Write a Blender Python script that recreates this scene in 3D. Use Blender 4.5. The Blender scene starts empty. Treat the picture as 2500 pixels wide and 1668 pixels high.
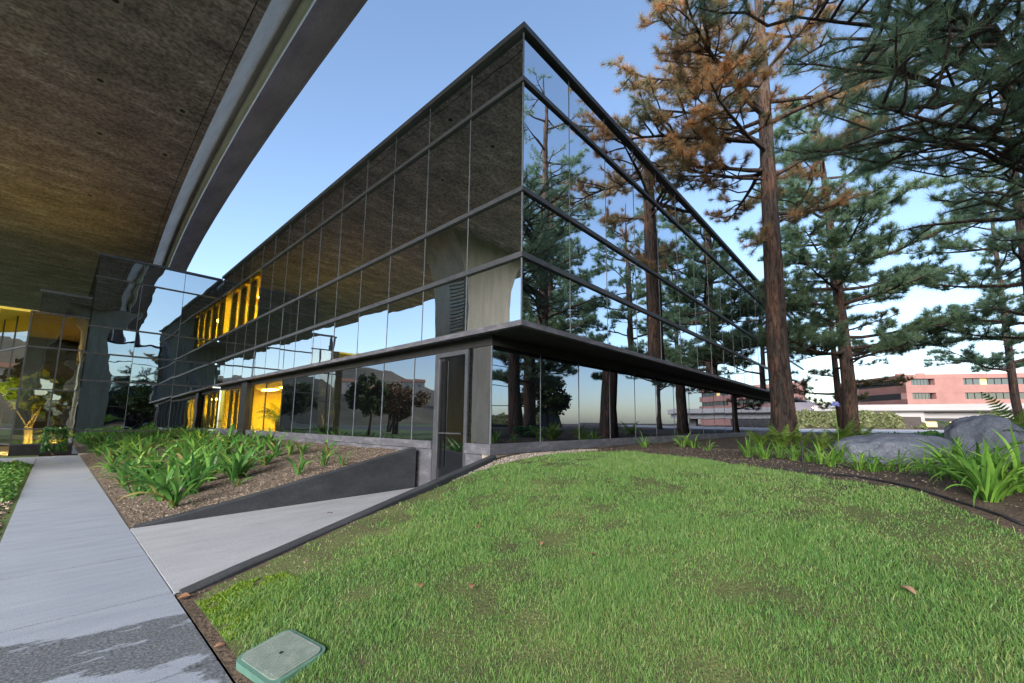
import bpy, math, random
import numpy as np
from mathutils import Vector, Matrix, noise as mnoise
sc = bpy.context.scene
col = sc.collection
rng = np.random.default_rng(7); random.seed(7)
R = math.radians
# ------------------------------------------------------------------ camera
F, CX, CY = 1004.52, 1278.6, 903.27          # focal length / principal point in photo pixels (2500 wide)
CAM = np.array([-5.359, -4.808, 1.53])
yaw, pitch, roll = R(41.492), R(7.2435), R(0.459)
fw = np.array([math.cos(yaw)*math.cos(pitch), math.sin(yaw)*math.cos(pitch), math.sin(pitch)])
rt0 = np.array([math.sin(yaw), -math.cos(yaw), 0.]); up0 = np.cross(rt0, fw)
rt = rt0*math.cos(roll)+up0*math.sin(roll); up = -rt0*math.sin(roll)+up0*math.cos(roll)
cd = bpy.data.cameras.new('camera'); cam = bpy.data.objects.new('camera', cd); col.objects.link(cam)
cd.sensor_width = 36; cd.lens = F/2500*36; cd.shift_x = -(CX-1250)/2500; cd.shift_y = (CY-834)/2500
cd.clip_start = .05; cd.clip_end = 3000
cam.matrix_world = Matrix(((rt[0], up[0], -fw[0], CAM[0]), (rt[1], up[1], -fw[1], CAM[1]), (rt[2], up[2], -fw[2], CAM[2]), (0, 0, 0, 1)))
sc.camera = cam
# ------------------------------------------------------------------ light
SUN_H, SUN_E = 22.0, 25.0                      # heading the light travels to, elevation of the sun
w = bpy.data.worlds.new('World'); sc.world = w; w.use_nodes = True
nt = w.node_tree; bg = nt.nodes['Background']
sky = nt.nodes.new('ShaderNodeTexSky'); sky.sky_type = 'NISHITA'; sky.sun_disc = False
sky.sun_elevation = R(SUN_E); sky.sun_rotation = math.atan2(-math.cos(R(SUN_H)), -math.sin(R(SUN_H)))
sky.air_density = 1.0; sky.dust_density = 1.2; sky.ozone_density = 1.6; sky.altitude = 50
nt.links.new(sky.outputs[0], bg.inputs[0]); bg.inputs[1].default_value = 0.105
sd = bpy.data.lights.new('sun', 'SUN'); sun = bpy.data.objects.new('sun', sd); col.objects.link(sun)
sd.energy = 2.5; sd.angle = R(50); sd.color = (1, .90, .79)
dv = Vector((math.cos(R(SUN_H))*math.cos(R(SUN_E)), math.sin(R(SUN_H))*math.cos(R(SUN_E)), -math.sin(R(SUN_E))))
sun.rotation_euler = dv.to_track_quat('-Z', 'Y').to_euler(); sun.location = (-60, -30, 40)
vs = sc.view_settings; vs.view_transform = 'Standard'; vs.look = 'None'; vs.gamma = 1; vs.exposure = 1.76; vs.use_curve_mapping = False
cy = sc.cycles; cy.use_denoising = True; cy.max_bounces = 10; cy.glossy_bounces = 6; cy.diffuse_bounces = 4
cy.transparent_max_bounces = 12; cy.caustics_reflective = False; cy.caustics_refractive = False; cy.sample_clamp_indirect = 6
# ------------------------------------------------------------------ helpers
def tag(o, label=None, cat=None, group=None, kind=None):
    if label: o['label'] = label
    if cat: o['category'] = cat
    if group: o['group'] = group
    if kind: o['kind'] = kind
    return o
def link(name, me, m=None, parent=None):
    o = bpy.data.objects.new(name, me); col.objects.link(o)
    if m is not None and me is not None and len(me.materials) == 0: me.materials.append(m)
    if parent is not None: o.parent = parent
    return o
def thing(name, label, cat, loc=(0, 0, 0), rz=0, group=None):
    o = bpy.data.objects.new(name, None); col.objects.link(o); o.location = loc; o.rotation_euler = (0, 0, rz)
    o.empty_display_size = .2
    return tag(o, label, cat, group)
def npmesh(name, v, f, smooth=False):
    v = np.asarray(v, np.float32); f = np.asarray(f, np.int32); k = f.shape[1]
    me = bpy.data.meshes.new(name)
    me.vertices.add(len(v)); me.vertices.foreach_set('co', v.ravel())
    me.loops.add(f.size); me.loops.foreach_set('vertex_index', f.ravel())
    me.polygons.add(len(f)); me.polygons.foreach_set('loop_start', np.arange(len(f), dtype=np.int32)*k)
    me.polygons.foreach_set('use_smooth', np.full(len(f), smooth))
    me.update(calc_edges=True); return me
class MB:
    def __init__(s): s.v = []; s.f = []
    def box(s, a, b):
        x0, y0, z0 = a; x1, y1, z1 = b; n = len(s.v)
        s.v += [(x0, y0, z0), (x1, y0, z0), (x1, y1, z0), (x0, y1, z0), (x0, y0, z1), (x1, y0, z1), (x1, y1, z1), (x0, y1, z1)]
        s.f += [tuple(n+i for i in q) for q in ((3, 2, 1, 0), (4, 5, 6, 7), (0, 1, 5, 4), (1, 2, 6, 5), (2, 3, 7, 6), (3, 0, 4, 7))]; return s
    def quad(s, *p):
        n = len(s.v); s.v += [tuple(q) for q in p]; s.f.append(tuple(range(n, n+len(p)))); return s
    def tube(s, pts, rad, n=6, cap=True):
        pts = [Vector(q) for q in pts]; b0 = len(s.v); a = None
        for i, q in enumerate(pts):
            d = (pts[min(i+1, len(pts)-1)]-pts[max(i-1, 0)]).normalized()
            if a is None: a = d.orthogonal().normalized()
            else: a = (a-d*a.dot(d)).normalized()
            b = d.cross(a); r = rad[i] if hasattr(rad, '__len__') else rad
            for k in range(n):
                t = 2*math.pi*k/n; s.v.append(tuple(q+(a*math.cos(t)+b*math.sin(t))*r))
        for i in range(len(pts)-1):
            for k in range(n):
                s.f.append((b0+i*n+k, b0+i*n+(k+1) % n, b0+(i+1)*n+(k+1) % n, b0+(i+1)*n+k))
        if cap: s.f.append(tuple(b0+k for k in range(n))[::-1]); s.f.append(tuple(b0+(len(pts)-1)*n+k for k in range(n)))
        return s
    def extrude(s, prof, path):            # closed profile (offset, z) swept along path points (x, y, nx, ny)
        b0 = len(s.v); n = len(prof)
        for (x, y, nx, ny) in path:
            for (o, z) in prof: s.v.append((x+nx*o, y+ny*o, z))
        for i in range(len(path)-1):
            for k in range(n): s.f.append((b0+i*n+k, b0+i*n+(k+1) % n, b0+(i+1)*n+(k+1) % n, b0+(i+1)*n+k))
        s.f.append(tuple(b0+k for k in range(n))[::-1]); s.f.append(tuple(b0+(len(path)-1)*n+k for k in range(n))); return s
    def mesh(s, name, smooth=False):
        me = bpy.data.meshes.new(name); me.from_pydata(s.v, [], s.f); me.update()
        if smooth: me.polygons.foreach_set('use_smooth', [True]*len(me.polygons))
        return me
    def build(s, name, m, parent=None, smooth=False): return link(name, s.mesh(name, smooth), m, parent)
def box(name, a, b, m, parent=None): return MB().box(a, b).build(name, m, parent)
# ---- photo pixel -> world
def ray(u, v): return fw+rt*((u-CX)/F)-up*((v-CY)/F)
def at(u, v, d): return CAM+ray(u, v)*d
def onz(u, v, z): q = ray(u, v); return CAM+q*((z-CAM[2])/q[2])
def terr(x, y):
    x = np.asarray(x, float); y = np.asarray(y, float)
    a = .17*(x+4.45); m = .88; k = .12; h = np.clip(.5+.5*(m-a)/k, 0, 1)
    z = m*(1-h)+a*h-k*h*(1-h)
    z = np.maximum(z, 0)
    bump = .018*np.sin(1.7*x+.6*y)*np.sin(1.3*y-.4*x)*np.clip((x+4.4)/1., 0, 1)
    return z+bump
def ground(u, v):
    q = ray(u, v); t = .5
    for _ in range(9000):
        P = CAM+q*t
        if P[2] <= terr(P[0], P[1]): return P
        t += .01
    return P
# ------------------------------------------------------------------ materials
def newmat(name):
    m = bpy.data.materials.new(name); m.use_nodes = True
    return m, m.node_tree.nodes, m.node_tree.links, m.node_tree.nodes['Principled BSDF']
def N(ns, t, **k):
    n = ns.new(t)
    for a, b in k.items(): setattr(n, a, b)
    return n
def ramp(ns, stops):
    r = ns.new('ShaderNodeValToRGB'); e = r.color_ramp.elements
    while len(e) < len(stops): e.new(.5)
    for i, (p, c) in enumerate(stops): e[i].position = p; e[i].color = (*c, 1)
    return r
def tex(name, stops, scale=4, stretch=(1, 1, 1), rough=.8, bump=.3, bscale=None, detail=8, spec=.3, coord='Position', metal=0, dist=.02, kind='noise', island=0, speck=None):
    m, ns, ls, p = newmat(name)
    if coord == 'Position': src = N(ns, 'ShaderNodeNewGeometry').outputs['Position']
    else: src = N(ns, 'ShaderNodeTexCoord').outputs['Object']
    mp = N(ns, 'ShaderNodeMapping'); mp.inputs['Scale'].default_value = stretch; ls.new(src, mp.inputs[0])
    t = N(ns, 'ShaderNodeTexNoise'); t.inputs['Scale'].default_value = scale; t.inputs['Detail'].default_value = detail; t.inputs['Roughness'].default_value = .65
    ls.new(mp.outputs[0], t.inputs[0]); fac = t.outputs[0]
    if island:
        g = N(ns, 'ShaderNodeNewGeometry'); mx = N(ns, 'ShaderNodeMix'); mx.inputs[0].default_value = island
        ls.new(fac, mx.inputs[2]); ls.new(g.outputs['Random Per Island'], mx.inputs[3]); fac = mx.outputs[0]
    r = ramp(ns, stops); ls.new(fac, r.inputs[0]); c = r.outputs[0]
    if speck:
        t2 = N(ns, 'ShaderNodeTexNoise'); t2.inputs['Scale'].default_value = speck[0]; t2.inputs['Detail'].default_value = 3; ls.new(src, t2.inputs[0])
        r2 = ramp(ns, [(.35, (speck[1],)*3), (.65, (speck[2],)*3)]); ls.new(t2.outputs[0], r2.inputs[0])
        mm = N(ns, 'ShaderNodeMix', data_type='RGBA', blend_type='MULTIPLY'); mm.inputs[0].default_value = 1
        ls.new(c, mm.inputs[6]); ls.new(r2.outputs[0], mm.inputs[7]); c = mm.outputs[2]
    ls.new(c, p.inputs['Base Color']); p.inputs['Roughness'].default_value = rough; p.inputs['Metallic'].default_value = metal
    p.inputs['Specular IOR Level'].default_value = spec
    if bump:
        b = N(ns, 'ShaderNodeBump'); b.inputs['Strength'].default_value = bump; b.inputs['Distance'].default_value = dist
        t3 = N(ns, 'ShaderNodeTexNoise'); t3.inputs['Scale'].default_value = bscale or scale*6; t3.inputs['Detail'].default_value = 6
        ls.new(mp.outputs[0], t3.inputs[0]); ls.new(t3.outputs[0], b.inputs['Height']); ls.new(b.outputs[0], p.inputs['Normal'])
    return m
def leafmat(name, stops, trans=.35, rough=.45, island=.7, scale=1.2):
    m, ns, ls, p = newmat(name)
    g = N(ns, 'ShaderNodeNewGeometry'); t = N(ns, 'ShaderNodeTexNoise'); t.inputs['Scale'].default_value = scale; ls.new(g.outputs['Position'], t.inputs[0])
    oi = N(ns, 'ShaderNodeObjectInfo')
    ad = N(ns, 'ShaderNodeMath', operation='ADD'); ls.new(g.outputs['Random Per Island'], ad.inputs[0]); ls.new(oi.outputs['Random'], ad.inputs[1])
    fr = N(ns, 'ShaderNodeMath', operation='FRACT'); ls.new(ad.outputs[0], fr.inputs[0])
    mx = N(ns, 'ShaderNodeMix'); mx.inputs[0].default_value = island; ls.new(t.outputs[0], mx.inputs[2]); ls.new(fr.outputs[0], mx.inputs[3])
    r = ramp(ns, stops); ls.new(mx.outputs[0], r.inputs[0]); ls.new(r.outputs[0], p.inputs['Base Color'])
    p.inputs['Roughness'].default_value = rough; p.inputs['Specular IOR Level'].default_value = .35
    tr = N(ns, 'ShaderNodeBsdfTranslucent'); ls.new(r.outputs[0], tr.inputs[0]); ms = N(ns, 'ShaderNodeMixShader'); ms.inputs[0].default_value = trans
    ls.new(p.outputs[0], ms.inputs[1]); ls.new(tr.outputs[0], ms.inputs[2]); ls.new(ms.outputs[0], ns['Material Output'].inputs[0])
    return m
def glass(name, tint, refl, wave, see=0, seecol=(1, .92, .7), body=(.012, .015, .018)):
    m, ns, ls, p = newmat(name); ns.remove(p)
    tc = N(ns, 'ShaderNodeNewGeometry'); oi = N(ns, 'ShaderNodeObjectInfo')
    sx = N(ns, 'ShaderNodeVectorMath', operation='SCALE'); ls.new(oi.outputs['Location'], sx.inputs[0]); sx.inputs['Scale'].default_value = 7.3
    av = N(ns, 'ShaderNodeVectorMath', operation='ADD'); ls.new(tc.outputs['Position'], av.inputs[0]); ls.new(sx.outputs[0], av.inputs[1])
    t = N(ns, 'ShaderNodeTexNoise'); t.inputs['Scale'].default_value = .9; t.inputs['Detail'].default_value = 1.5; ls.new(av.outputs[0], t.inputs[0])
    b = N(ns, 'ShaderNodeBump'); b.inputs['Strength'].default_value = 1; b.inputs['Distance'].default_value = wave; ls.new(t.outputs[0], b.inputs['Height'])
    gl = N(ns, 'ShaderNodeBsdfGlossy'); gl.inputs['Color'].default_value = (*tint, 1); gl.inputs['Roughness'].default_value = .004; ls.new(b.outputs[0], gl.inputs['Normal'])
    if see: d = N(ns, 'ShaderNodeBsdfTransparent'); d.inputs[0].default_value = (*seecol, 1)
    else: d = N(ns, 'ShaderNodeBsdfDiffuse'); d.inputs[0].default_value = (*body, 1)
    fr = N(ns, 'ShaderNodeLayerWeight'); fr.inputs['Blend'].default_value = .35
    mr = N(ns, 'ShaderNodeMapRange'); mr.inputs['To Min'].default_value = refl; mr.inputs['To Max'].default_value = .55 if see else 1; ls.new(fr.outputs['Fresnel'], mr.inputs[0])
    ms = N(ns, 'ShaderNodeMixShader'); ls.new(mr.outputs[0], ms.inputs[0]); ls.new(d.outputs[0], ms.inputs[1]); ls.new(gl.outputs[0], ms.inputs[2])
    ls.new(ms.outputs[0], ns['Material Output'].inputs[0]); return m
def emit(name, c, s):
    m, ns, ls, p = newmat(name); p.inputs['Emission Color'].default_value = (*c, 1); p.inputs['Emission Strength'].default_value = s
    p.inputs['Base Color'].default_value = (*c, 1); return m
M = {}
M['glass'] = glass('mirror_glass', (.76, .80, .85), .90, .0030)
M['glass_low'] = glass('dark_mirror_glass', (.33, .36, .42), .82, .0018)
M['glass_wing'] = glass('wavy_mirror_glass', (.52, .57, .60), .88, .005)
M['glass_lit'] = glass('lit_window_glass', (.72, .76, .78), .10, .003, 1, (1, .92, .45))
M['glass_atrium'] = glass('atrium_glass', (.78, .82, .85), .42, .006, 1, (1, .93, .7))
M['alu'] = tex('dark_bronze_aluminium', [(.3, (.04, .044, .054)), (.7, (.075, .08, .095))], 3, (1, 1, 1), .45, .08, spec=.5)
M['joint'] = tex('grey_silicone_joint', [(.3, (.10, .12, .15)), (.7, (.17, .19, .23))], 6, rough=.5, bump=0)
M['black'] = tex('black_painted_steel', [(.3, (.012, .013, .015)), (.7, (.03, .03, .034))], 5, rough=.5, bump=.05)
M['soffit'] = tex('dark_soffit_panel', [(.3, (.016, .017, .018)), (.7, (.034, .034, .034))], 2, rough=.7, bump=.05)
M['sill'] = tex('weathered_grey_sill', [(.2, (.055, .06, .075)), (.5, (.10, .105, .13)), (.8, (.22, .22, .25))], 2.5, (1, 1, 3), .7, .2)
M['footing'] = tex('rough_pale_footing', [(.3, (.2, .17, .14)), (.6, (.38, .34, .29)), (.8, (.5, .46, .4))], 5, rough=.95, bump=.6)
M['path'] = None
M['concrete_dark'] = tex('stained_concrete_soffit', [(.28, (0.220, 0.174, 0.243)), (.44, (0.372, 0.292, 0.395)), (.57, (0.491, 0.384, 0.516)), (.72, (0.822, 0.696, 0.911))], .9, (.75, 1.7, 1), .9, .5, 6, 15, speck=(9, .55, 1.25))
M['concrete_pale'] = tex('pale_web_concrete', [(.3, (0.504, 0.480, 0.512)), (.7, (0.720, 0.696, 0.750))], .8, (1, .5, 2), .85, .2, 5, 10, speck=(30, .85, 1.08))
M['concrete_mid'] = tex('grey_overhang_concrete', [(.3, (0.348, 0.297, 0.372)), (.7, (0.551, 0.472, 0.589))], .7, (2, .6, 1), .9, .2, 5, 10, speck=(25, .8, 1.08))
M['concrete_col'] = tex('column_concrete', [(.3, (.26, .25, .22)), (.7, (.40, .385, .35))], .9, (2.5, 2.5, .35), .9, .25, 6, 10, speck=(25, .85, 1.05))
M['pipe'] = tex('white_painted_pipe', [(.3, (.72, .70, .67)), (.7, (.85, .83, .80))], 1.5, (4, .4, 4), .5, .05)
M['wallblack'] = tex('charcoal_painted_wall', [(.25, (.026, .03, .036)), (.6, (.05, .056, .066)), (.85, (.10, .105, .11))], 1.4, (1, 1, 2.5), .62, .12, 12, speck=(40, .85, 1.1))
M['soil'] = tex('dark_garden_soil', [(.3, (0.056, 0.043, 0.034)), (.6, (0.106, 0.081, 0.062)), (.8, (0.163, 0.125, 0.100))], 3, rough=.95, bump=.9, bscale=30, dist=.03, speck=(60, .6, 1.2))
M['mulch'] = tex('wood_mulch', [(.3, (0.102, 0.082, 0.066)), (.55, (0.186, 0.150, 0.126)), (.8, (0.300, 0.252, 0.216))], 5, rough=.95, bump=1, bscale=45, dist=.03, speck=(70, .55, 1.25))
M['chip'] = leafmat('mulch_chips', [(.1, (0.072, 0.054, 0.042)), (.5, (0.180, 0.144, 0.114)), (.9, (0.360, 0.306, 0.252))], 0, .9, 1)
M['pebble'] = leafmat('grey_gravel', [(.1, (.12, .10, .09)), (.5, (.26, .23, .21)), (.9, (.48, .45, .42))], 0, .8, 1)
M['lawnbase'] = tex('lawn_thatch', [(.3, (0.062, 0.062, 0.035)), (.5, (0.094, 0.119, 0.044)), (.65, (0.125, 0.150, 0.056)), (.8, (0.188, 0.175, 0.088))], 1.6, rough=.95, bump=.8, bscale=40, dist=.02, speck=(80, .6, 1.2))
M['grass'] = leafmat('grass_blades', [(.0, (0.073, 0.184, 0.087)), (.25, (0.103, 0.242, 0.071)), (.5, (0.155, 0.330, 0.087)), (.68, (0.232, 0.369, 0.112)), (.82, (0.327, 0.359, 0.173)), (1, (0.430, 0.369, 0.224))], .35, .4, .6, .8)
M['westgrass'] = tex('far_lawn', [(.3, (.05, .085, .025)), (.7, (.09, .14, .04))], 1.2, rough=.95, bump=.5)
M['strap'] = leafmat('strap_leaf', [(.0, (0.047, 0.155, 0.041)), (.5, (0.101, 0.270, 0.061)), (.85, (0.189, 0.392, 0.081)), (1, (0.432, 0.513, 0.135))], .3, .32, .8, 2)
M['agap'] = leafmat('bright_strap_leaf', [(.0, (0.068, 0.176, 0.027)), (.5, (0.135, 0.311, 0.047)), (.9, (0.257, 0.446, 0.081))], .3, .35, .8, 2)
M['fern'] = leafmat('fern_frond', [(.0, (0.096, 0.204, 0.036)), (.6, (0.204, 0.336, 0.060)), (1, (0.336, 0.384, 0.096))], .4, .5, .8)
M['needle'] = leafmat('pine_needles', [(.0, (0.092, 0.177, 0.136)), (.4, (0.176, 0.287, 0.192)), (.75, (0.267, 0.382, 0.198)), (.92, (0.379, 0.369, 0.161)), (1, (0.646, 0.341, 0.111))], .45, .5, .55, .35)
M['needle_sunlit'] = leafmat('sunlit_orange_pine_needles', [(.0, (.12, .20, .145)), (.44, (.18, .23, .14)), (.51, (.31, .24, .125)), (.60, (.58, .29, .115)), (1, (.80, .33, .10))], .4, .5, .36, .75)  # orange sunlight on the near pine is painted into the needle colour
M['needle_dry'] = leafmat('sparse_pine_needles', [(.0, (0.070, 0.098, 0.035)), (.5, (0.168, 0.182, 0.063)), (1, (0.336, 0.224, 0.098))], .3, .5, .6, .4)
M['bark'] = None
M['rock'] = tex('blue_grey_granite', [(.25, (0.079, 0.094, 0.129)), (.5, (0.124, 0.144, 0.189)), (.66, (0.174, 0.197, 0.249)), (.78, (0.317, 0.342, 0.395))], 2.2, rough=.85, bump=.5, bscale=14, dist=.03, speck=(55, .7, 1.25))
M['hedge'] = leafmat('hedge_leaf', [(0, (0.019, 0.078, 0.026)), (.6, (0.052, 0.169, 0.046)), (1, (0.156, 0.286, 0.078))], .2, .3, .9)
M['cover'] = leafmat('ground_cover_leaf', [(0, (0.037, 0.125, 0.025)), (.6, (0.100, 0.250, 0.050)), (1, (0.213, 0.350, 0.088))], .3, .4, .9)
M['broad'] = leafmat('tree_leaf', [(0, (.03, .06, .02)), (.6, (.06, .11, .03)), (1, (.13, .14, .04))], .3, .5, .8)
M['russet'] = leafmat('russet_leaf', [(0, (.06, .04, .02)), (.5, (.13, .085, .03)), (1, (.22, .13, .05))], .3, .5, .8)
M['stem'] = tex('brown_stem', [(.3, (.10, .075, .05)), (.7, (.2, .15, .1))], 6, rough=.85, bump=.3)
M['deadleaf'] = leafmat('dead_leaf', [(0, (.18, .09, .05)), (.6, (.33, .18, .11)), (1, (.45, .28, .2))], .2, .7, .9)
M['hose'] = tex('black_poly_tube', [(.3, (.010, .012, .015)), (.7, (.028, .03, .034))], 8, rough=.45, bump=.05)
M['flower'] = leafmat('orange_flower', [(0, (.7, .1, .02)), (1, (.9, .22, .05))], .3, .5, .9)
M['blueflower'] = leafmat('blue_flower', [(0, (.2, .25, .7)), (1, (.35, .38, .85))], .3, .5, .9)
M['valve'] = tex('green_valve_plastic', [(.3, (.06, .14, .115)), (.7, (.10, .21, .18))], 9, rough=.6, bump=.1)
M['lid'] = tex('grey_green_valve_lid', [(.3, (.13, .18, .165)), (.7, (.22, .27, .25))], 12, rough=.75, bump=.3, bscale=160)
M['pink'] = tex('rose_precast', [(.3, (0.230, 0.122, 0.114)), (.7, (0.289, 0.162, 0.152))], .3, rough=.9, bump=.05)
M['bridge'] = tex('pale_bridge_concrete', [(.3, (.27, .27, .28)), (.7, (.36, .36, .37))], .3, (.3, .3, 2), .9, .1)
M['asphalt'] = tex('asphalt', [(.3, (.04, .04, .045)), (.7, (.07, .07, .075))], 2, rough=.9, bump=.3)
M['scrub'] = leafmat('scrub_leaf', [(0, (.07, .10, .04)), (.5, (.15, .18, .07)), (1, (.30, .27, .15))], .25, .7, .8)
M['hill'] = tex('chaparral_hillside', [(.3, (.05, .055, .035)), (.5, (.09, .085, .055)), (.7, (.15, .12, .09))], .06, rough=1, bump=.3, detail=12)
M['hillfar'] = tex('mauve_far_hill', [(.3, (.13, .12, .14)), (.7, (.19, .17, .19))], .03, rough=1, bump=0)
M['wallhouse'] = tex('cream_stucco', [(.3, (.45, .38, .3)), (.7, (.6, .52, .43))], 1, rough=.9, bump=.05)
M['tile'] = tex('terracotta_roof', [(.3, (.22, .10, .06)), (.7, (.32, .16, .1))], 2, rough=.9, bump=.2)
M['yellowwall'] = tex('yellow_interior_paint', [(.3, (.80, .62, .09)), (.7, (.86, .69, .12))], .5, rough=.8, bump=0)
M['carpet'] = tex('brown_carpet', [(.3, (.16, .12, .07)), (.7, (.22, .17, .1))], 9, rough=1, bump=.1)
M['lamp'] = emit('warm_ceiling_panel', (1, .86, .42), 42)
M['added_glow'] = emit('added_uplight_glow', (1, .78, .16), 60)  # glow of the lamps added on the atrium floor
M['lampw'] = emit('warm_lamp', (1, .72, .35), 30)
M['sodium'] = emit('sodium_lamp', (1, .45, .12), 40)
M['litwin'] = emit('lit_office_window', (1, .7, .25), .2)
M['indoorleaf'] = leafmat('indoor_leaf', [(0, (.10, .2, .02)), (.5, (.25, .36, .03)), (1, (.42, .46, .05))], .4, .35, .9)
M['palm'] = leafmat('palm_leaf', [(0, (.015, .05, .012)), (.6, (.035, .09, .02)), (1, (.08, .13, .03))], .2, .4, .9)
def m_path():
    m, ns, ls, p = newmat('broomed_concrete_with_stains')
    g = N(ns, 'ShaderNodeNewGeometry'); P = g.outputs['Position']
    t = N(ns, 'ShaderNodeTexNoise'); t.inputs['Scale'].default_value = 2.2; t.inputs['Detail'].default_value = 10
    mp = N(ns, 'ShaderNodeMapping'); mp.inputs['Scale'].default_value = (.7, 3, 1); ls.new(P, mp.inputs[0]); ls.new(mp.outputs[0], t.inputs[0])
    r = ramp(ns, [(.2, (.24, .285, .365)), (.8, (.33, .38, .47))]); ls.new(t.outputs[0], r.inputs[0])
    sp = N(ns, 'ShaderNodeTexVoronoi'); sp.inputs['Scale'].default_value = 75; ls.new(P, sp.inputs[0])
    r2 = ramp(ns, [(.05, (.5, .5, .52)), (.35, (1, 1, 1))]); ls.new(sp.outputs['Distance'], r2.inputs[0])
    t4 = N(ns, 'ShaderNodeTexNoise'); t4.inputs['Scale'].default_value = 130; ls.new(P, t4.inputs[0])
    r4 = ramp(ns, [(.35, (.72, .72, .74)), (.65, (1.12, 1.12, 1.1))]); ls.new(t4.outputs[0], r4.inputs[0])
    a = N(ns, 'ShaderNodeMix', data_type='RGBA', blend_type='MULTIPLY'); a.inputs[0].default_value = .7; ls.new(r.outputs[0], a.inputs[6]); ls.new(r2.outputs[0], a.inputs[7])
    b = N(ns, 'ShaderNodeMix', data_type='RGBA', blend_type='MULTIPLY'); b.inputs[0].default_value = .8; ls.new(a.outputs[2], b.inputs[6]); ls.new(r4.outputs[0], b.inputs[7])
    # damp stain across the path (own shape)
    xyz = N(ns, 'ShaderNodeSeparateXYZ'); ls.new(P, xyz.inputs[0])
    def math_(op, x, y):
        n = N(ns, 'ShaderNodeMath', operation=op)
        for i, q in enumerate((x, y)):
            if isinstance(q, (int, float)): n.inputs[i].default_value = q
            elif q is not None: ls.new(q, n.inputs[i])
        return n.outputs[0]
    ns2 = N(ns, 'ShaderNodeTexNoise'); ns2.inputs['Scale'].default_value = 1.6; ns2.inputs['Detail'].default_value = 10; ns2.inputs['Roughness'].default_value = .68
    mp2 = N(ns, 'ShaderNodeMapping'); mp2.inputs['Scale'].default_value = (.8, 2.6, 1); mp2.inputs['Location'].default_value = (3.1, 1.7, 0); ls.new(P, mp2.inputs[0]); ls.new(mp2.outputs[0], ns2.inputs[0])
    yy = math_('ADD', xyz.outputs['Y'], math_('MULTIPLY', xyz.outputs['X'], .35))
    q = math_('DIVIDE', math_('ADD', yy, 2.53), .40); band = math_('SUBTRACT', 1.0, math_('MULTIPLY', q, q))
    edge = math_('MULTIPLY', math_('ADD', xyz.outputs['X'], 4.64), 9.0)      # damp strip along the lawn side
    ystop = math_('MULTIPLY', math_('SUBTRACT', -.6, xyz.outputs['Y']), 4.0); edge = math_('MINIMUM', edge, ystop)
    band = math_('MAXIMUM', band, edge)
    s = math_('ADD', math_('MULTIPLY', band, .55), math_('MULTIPLY', math_('SUBTRACT', ns2.outputs[0], .52), 4.0))
    mk = N(ns, 'ShaderNodeMapRange'); mk.inputs['From Min'].default_value = 0; mk.inputs['From Max'].default_value = .12; ls.new(s, mk.inputs[0])
    nb = N(ns, 'ShaderNodeMapRange'); nb.inputs['From Min'].default_value = -1.2; nb.inputs['From Max'].default_value = -.4; ls.new(band, nb.inputs[0])
    mask = math_('MULTIPLY', mk.outputs[0], nb.outputs[0])
    c = N(ns, 'ShaderNodeMix', data_type='RGBA'); ls.new(mask, c.inputs[0]); ls.new(b.outputs[2], c.inputs[6])
    d = N(ns, 'ShaderNodeMix', data_type='RGBA', blend_type='MULTIPLY'); d.inputs[0].default_value = 1; ls.new(b.outputs[2], d.inputs[6]); d.inputs[7].default_value = (.42, .40, .38, 1)
    gr = N(ns, 'ShaderNodeTexNoise'); gr.inputs['Scale'].default_value = 55; gr.inputs['Detail'].default_value = 4; ls.new(P, gr.inputs[0])
    rg = ramp(ns, [(.36, (.26, .25, .22)), (.5, (.44, .43, .41)), (.66, (.78, .76, .72))]); ls.new(gr.outputs[0], rg.inputs[0]); ls.new(rg.outputs[0], d.inputs[7])
    ls.new(d.outputs[2], c.inputs[7]); ls.new(c.outputs[2], p.inputs['Base Color'])
    rr = N(ns, 'ShaderNodeMapRange'); rr.inputs['To Min'].default_value = .85; rr.inputs['To Max'].default_value = .5; ls.new(mask, rr.inputs[0]); ls.new(rr.outputs[0], p.inputs['Roughness'])
    bp = N(ns, 'ShaderNodeBump'); bp.inputs['Strength'].default_value = .35; bp.inputs['Distance'].default_value = .006; ls.new(t4.outputs[0], bp.inputs['Height']); ls.new(bp.outputs[0], p.inputs['Normal'])
    return m
M['path'] = m_path()
M['ramp'] = tex('washed_concrete_ramp', [(.3, (0.307, 0.331, 0.377)), (.7, (0.428, 0.456, 0.510))], 1.2, (.6, 2, 1), .85, .3, 90, 8, dist=.006, speck=(140, .7, 1.12))
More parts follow.
